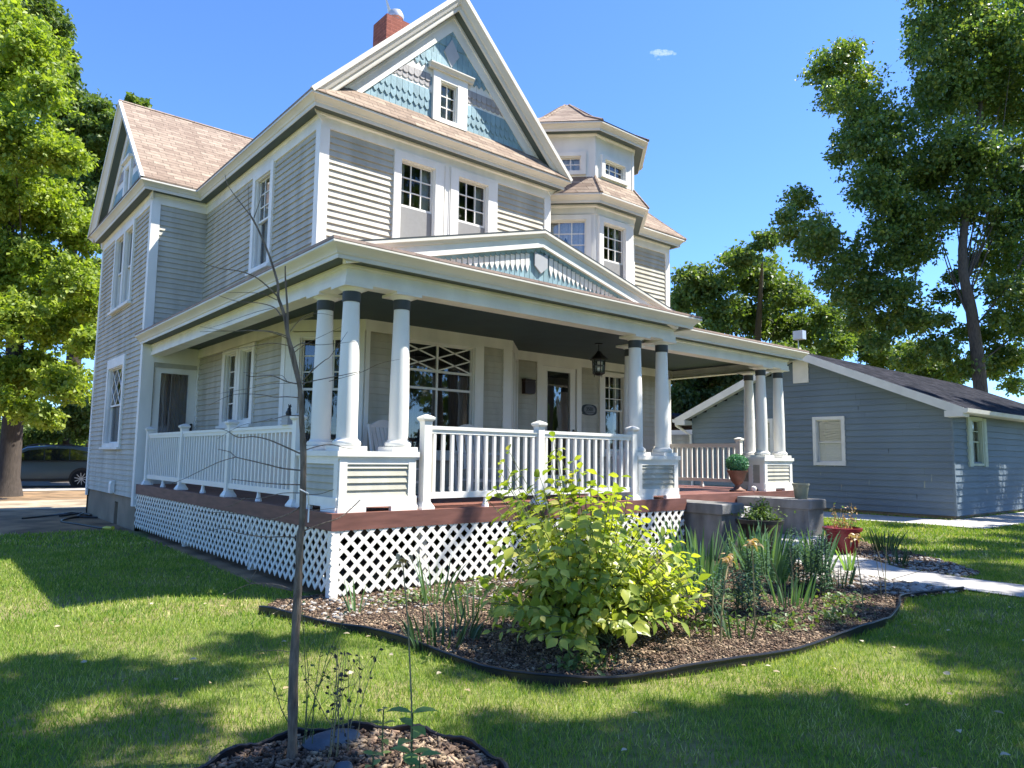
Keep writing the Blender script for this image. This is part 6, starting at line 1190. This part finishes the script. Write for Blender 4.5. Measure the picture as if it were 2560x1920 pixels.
tree('second shade tree near the front walk on the street side',(14,-12,0),cl((8.32,-7.93,9.3,0.45),(9.48,-8.35,9.6,0.70),(10.27,-7.60,9.2,0.70),(6.58,-8.67,9.4,0.50),(7.42,-8.83,9.3,0.60),(9.76,-6.52,9.0,0.45),(9.18,-2.57,9.4,0.42),(9.89,-3.22,9.8,0.35),(8.47,-2.80,9.2,0.20),(6.16,-3.07,9.0,0.18),(7.32,-3.23,9.3,0.22),(10.87,-3.90,9.2,0.45),(12.78,-4.07,9.4,0.45),(11.66,-3.62,9.0,0.30),(7.91,-3.76,9.1,0.25),(10.38,-8.35,9.6,1.00),(8.97,-8.60,9.2,0.90),(12.00,-9.40,10.0,1.30),(12.87,-6.80,9.2,1.00),(7.76,-8.42,9.0,0.50),(8.24,-7.77,8.6,0.65),(9.57,-7.60,9.2,0.70),(10.36,-6.62,9.0,0.60),(9.15,-5.74,8.8,0.50),(11.48,-8.17,9.4,0.90),(10.70,-9.20,10.0,0.90),(8.80,-9.40,10.0,0.80),(12.16,-5.82,9.0,0.75),(13.57,-5.30,9.2,0.80),(12.08,-4.65,9.6,0.45),(15.09,-6.32,9.8,1.00),(13.40,-7.80,10.0,1.00),(15.46,-4.42,9.0,0.70),(7.66,-6.22,9.0,0.35)),80000,.10,'lfd',111,.30,'bark',sub=14,subr=.30,limbs=10)
tree('third shade tree farther right on the street side shading the blue-grey house',(24,-9,0),cl((22.57,-2.90,9.2,1.10),(24.38,-2.95,9.6,1.10),(26.20,-3.10,10.0,1.20),(28.22,-3.15,10.4,1.30),(30.52,-3.23,10.6,1.40),(23.48,-5.17,9.4,1.00),(18.36,-6.02,9.0,1.00),(20.58,-5.37,9.4,1.00),(16.47,-5.90,9.2,0.90),(18.64,-2.97,8.6,0.60),(17.06,-2.22,9.0,0.70),(20.63,-1.61,9.5,0.60),(22.57,-4.30,9.2,0.80),(24.28,-4.47,9.4,0.90),(26.18,-4.65,9.6,1.00),(24.98,-2.96,12.0,0.80),(27.70,-2.91,12.4,1.00),(29.98,-3.36,12.0,1.20),(28.90,-5.30,10.0,1.20),(21.90,-7.80,10.0,1.30),(25.67,-7.99,10.5,1.40),(17.40,-8.80,10.0,1.20)),66000,.15,'lfd',108,.34,'bark',sub=16,subr=.30,limbs=10)
tree('shade tree on the street side to the left',(-4,-16,0),cl((-3,-15,9,2.4),(-6,-15,8.4,2.4),(-1,-16,9,2.4),(-4,-17,11,2.6),(2,-14.5,9,2.2),(-8,-18,8,2.4),(0.5,-19,10,2.6)),18000,.22,'lfd',109,.34,'bark')
tree('tall dense tree farther along the street opposite the front windows',(13,-22,0),cl((9,-20,11,3.2),(13,-19,14,3.6),(17,-20,12,3.4),(12,-22,18,4),(17,-22,19,4),(8,-22,16,3.4),(21,-20,15,4),(14,-18,9,2.6),(20,-22,21,4),(13,-24,22,4),(24,-22,18,4),(6,-20,9,2.6)),52000,.3,'lfd',110,.5,'bark')
tree('tall dense tree opposite the tower windows',(30,-22,0),cl((28,-20,12,3.6),(32,-19,15,4),(29,-22,20,4.2),(34,-20,10,3.6),(25,-24,24,4.2),(31,-24,25,4.2),(36,-22,18,4)),30000,.32,'lfd',112,.5,'bark')
# distant wood on the horizon
rg=np.random.RandomState(77); far=[]
for i in range(46):
    a=math.radians(-14+i*2.6); d=rg.uniform(62,85); 
    far.append([-3+math.sin(a)*d,-6+math.cos(a)*d,rg.uniform(1.5,3.5),rg.uniform(2.6,4.2)])
for i in range(60):
    a=math.radians(100+i*4.3); d=rg.uniform(42,60); 
    far.append([-3+math.sin(a)*d,-6+math.cos(a)*d,rg.uniform(1,11),rg.uniform(3.5,5)])
o=crown('distant_trees',far,110000,.6,'lfd',None,78,24,.30,shell=.3); o['kind']='stuff'
nr_=[]
for (x,y) in ((-6,44),(-2,46),(2,45),(6,47),(10,45),(14,46)): nr_.append([x,y,2.0,2.6])
t=empty('hedge',(4,45,0),'loose sunlit hedge across the street behind the parked car','hedge'); crown('foliage',nr_,24000,.22,'lfy',t,79,26,.3)
b=MB(); 
for (x,y) in ((-2,43),(1.5,42.5),(5,43.5)): b.tube([(x,y,0),(x+.3,y,2.5),(x-.2,y,6)],.16,.08,7)
b.build('trunks','barkd',t)
# small cloud
bm=bmesh.new()
rg=random.Random(3)
for (dx,dz,r) in ((0,0,1.1),(2.2,.2,1.0),(4.0,.0,.8),(-1.6,.2,.6),(5.4,-.1,.5),(1.2,-.6,.7),(2.8,-.6,.6),(.4,-1.5,.35),(-.6,-1.0,.4)):
    g=bmesh.ops.create_icosphere(bm,subdivisions=3,radius=r); bmesh.ops.scale(bm,vec=(1.5,1.2,.42),verts=g['verts']); bmesh.ops.translate(bm,vec=(dx,rg.uniform(-.5,.5),dz),verts=g['verts'])
me=bpy.data.meshes.new('cloud'); bm.to_mesh(me); bm.free(); cm=bpy.data.materials.new('cloud_vapour'); cm.use_nodes=True; nt=cm.node_tree; nt.nodes.clear(); o_=nt.nodes.new('ShaderNodeOutputMaterial'); pv=nt.nodes.new('ShaderNodeVolumePrincipled'); pv.inputs['Density'].default_value=.28; pv.inputs['Color'].default_value=(1,1,1,1); pv.inputs['Anisotropy'].default_value=.2
nt.links.new(pv.outputs[0],o_.inputs['Volume']); me.materials.append(cm); me.transform(Matrix.Scale(1.0,4)); o=bpy.data.objects.new('cloud',me); COL.objects.link(o); o.location=(133.5,101.5,102.3); o.rotation_euler=(0,0,math.radians(-40)); o.scale=(.8,1,1); o['kind']='structure'
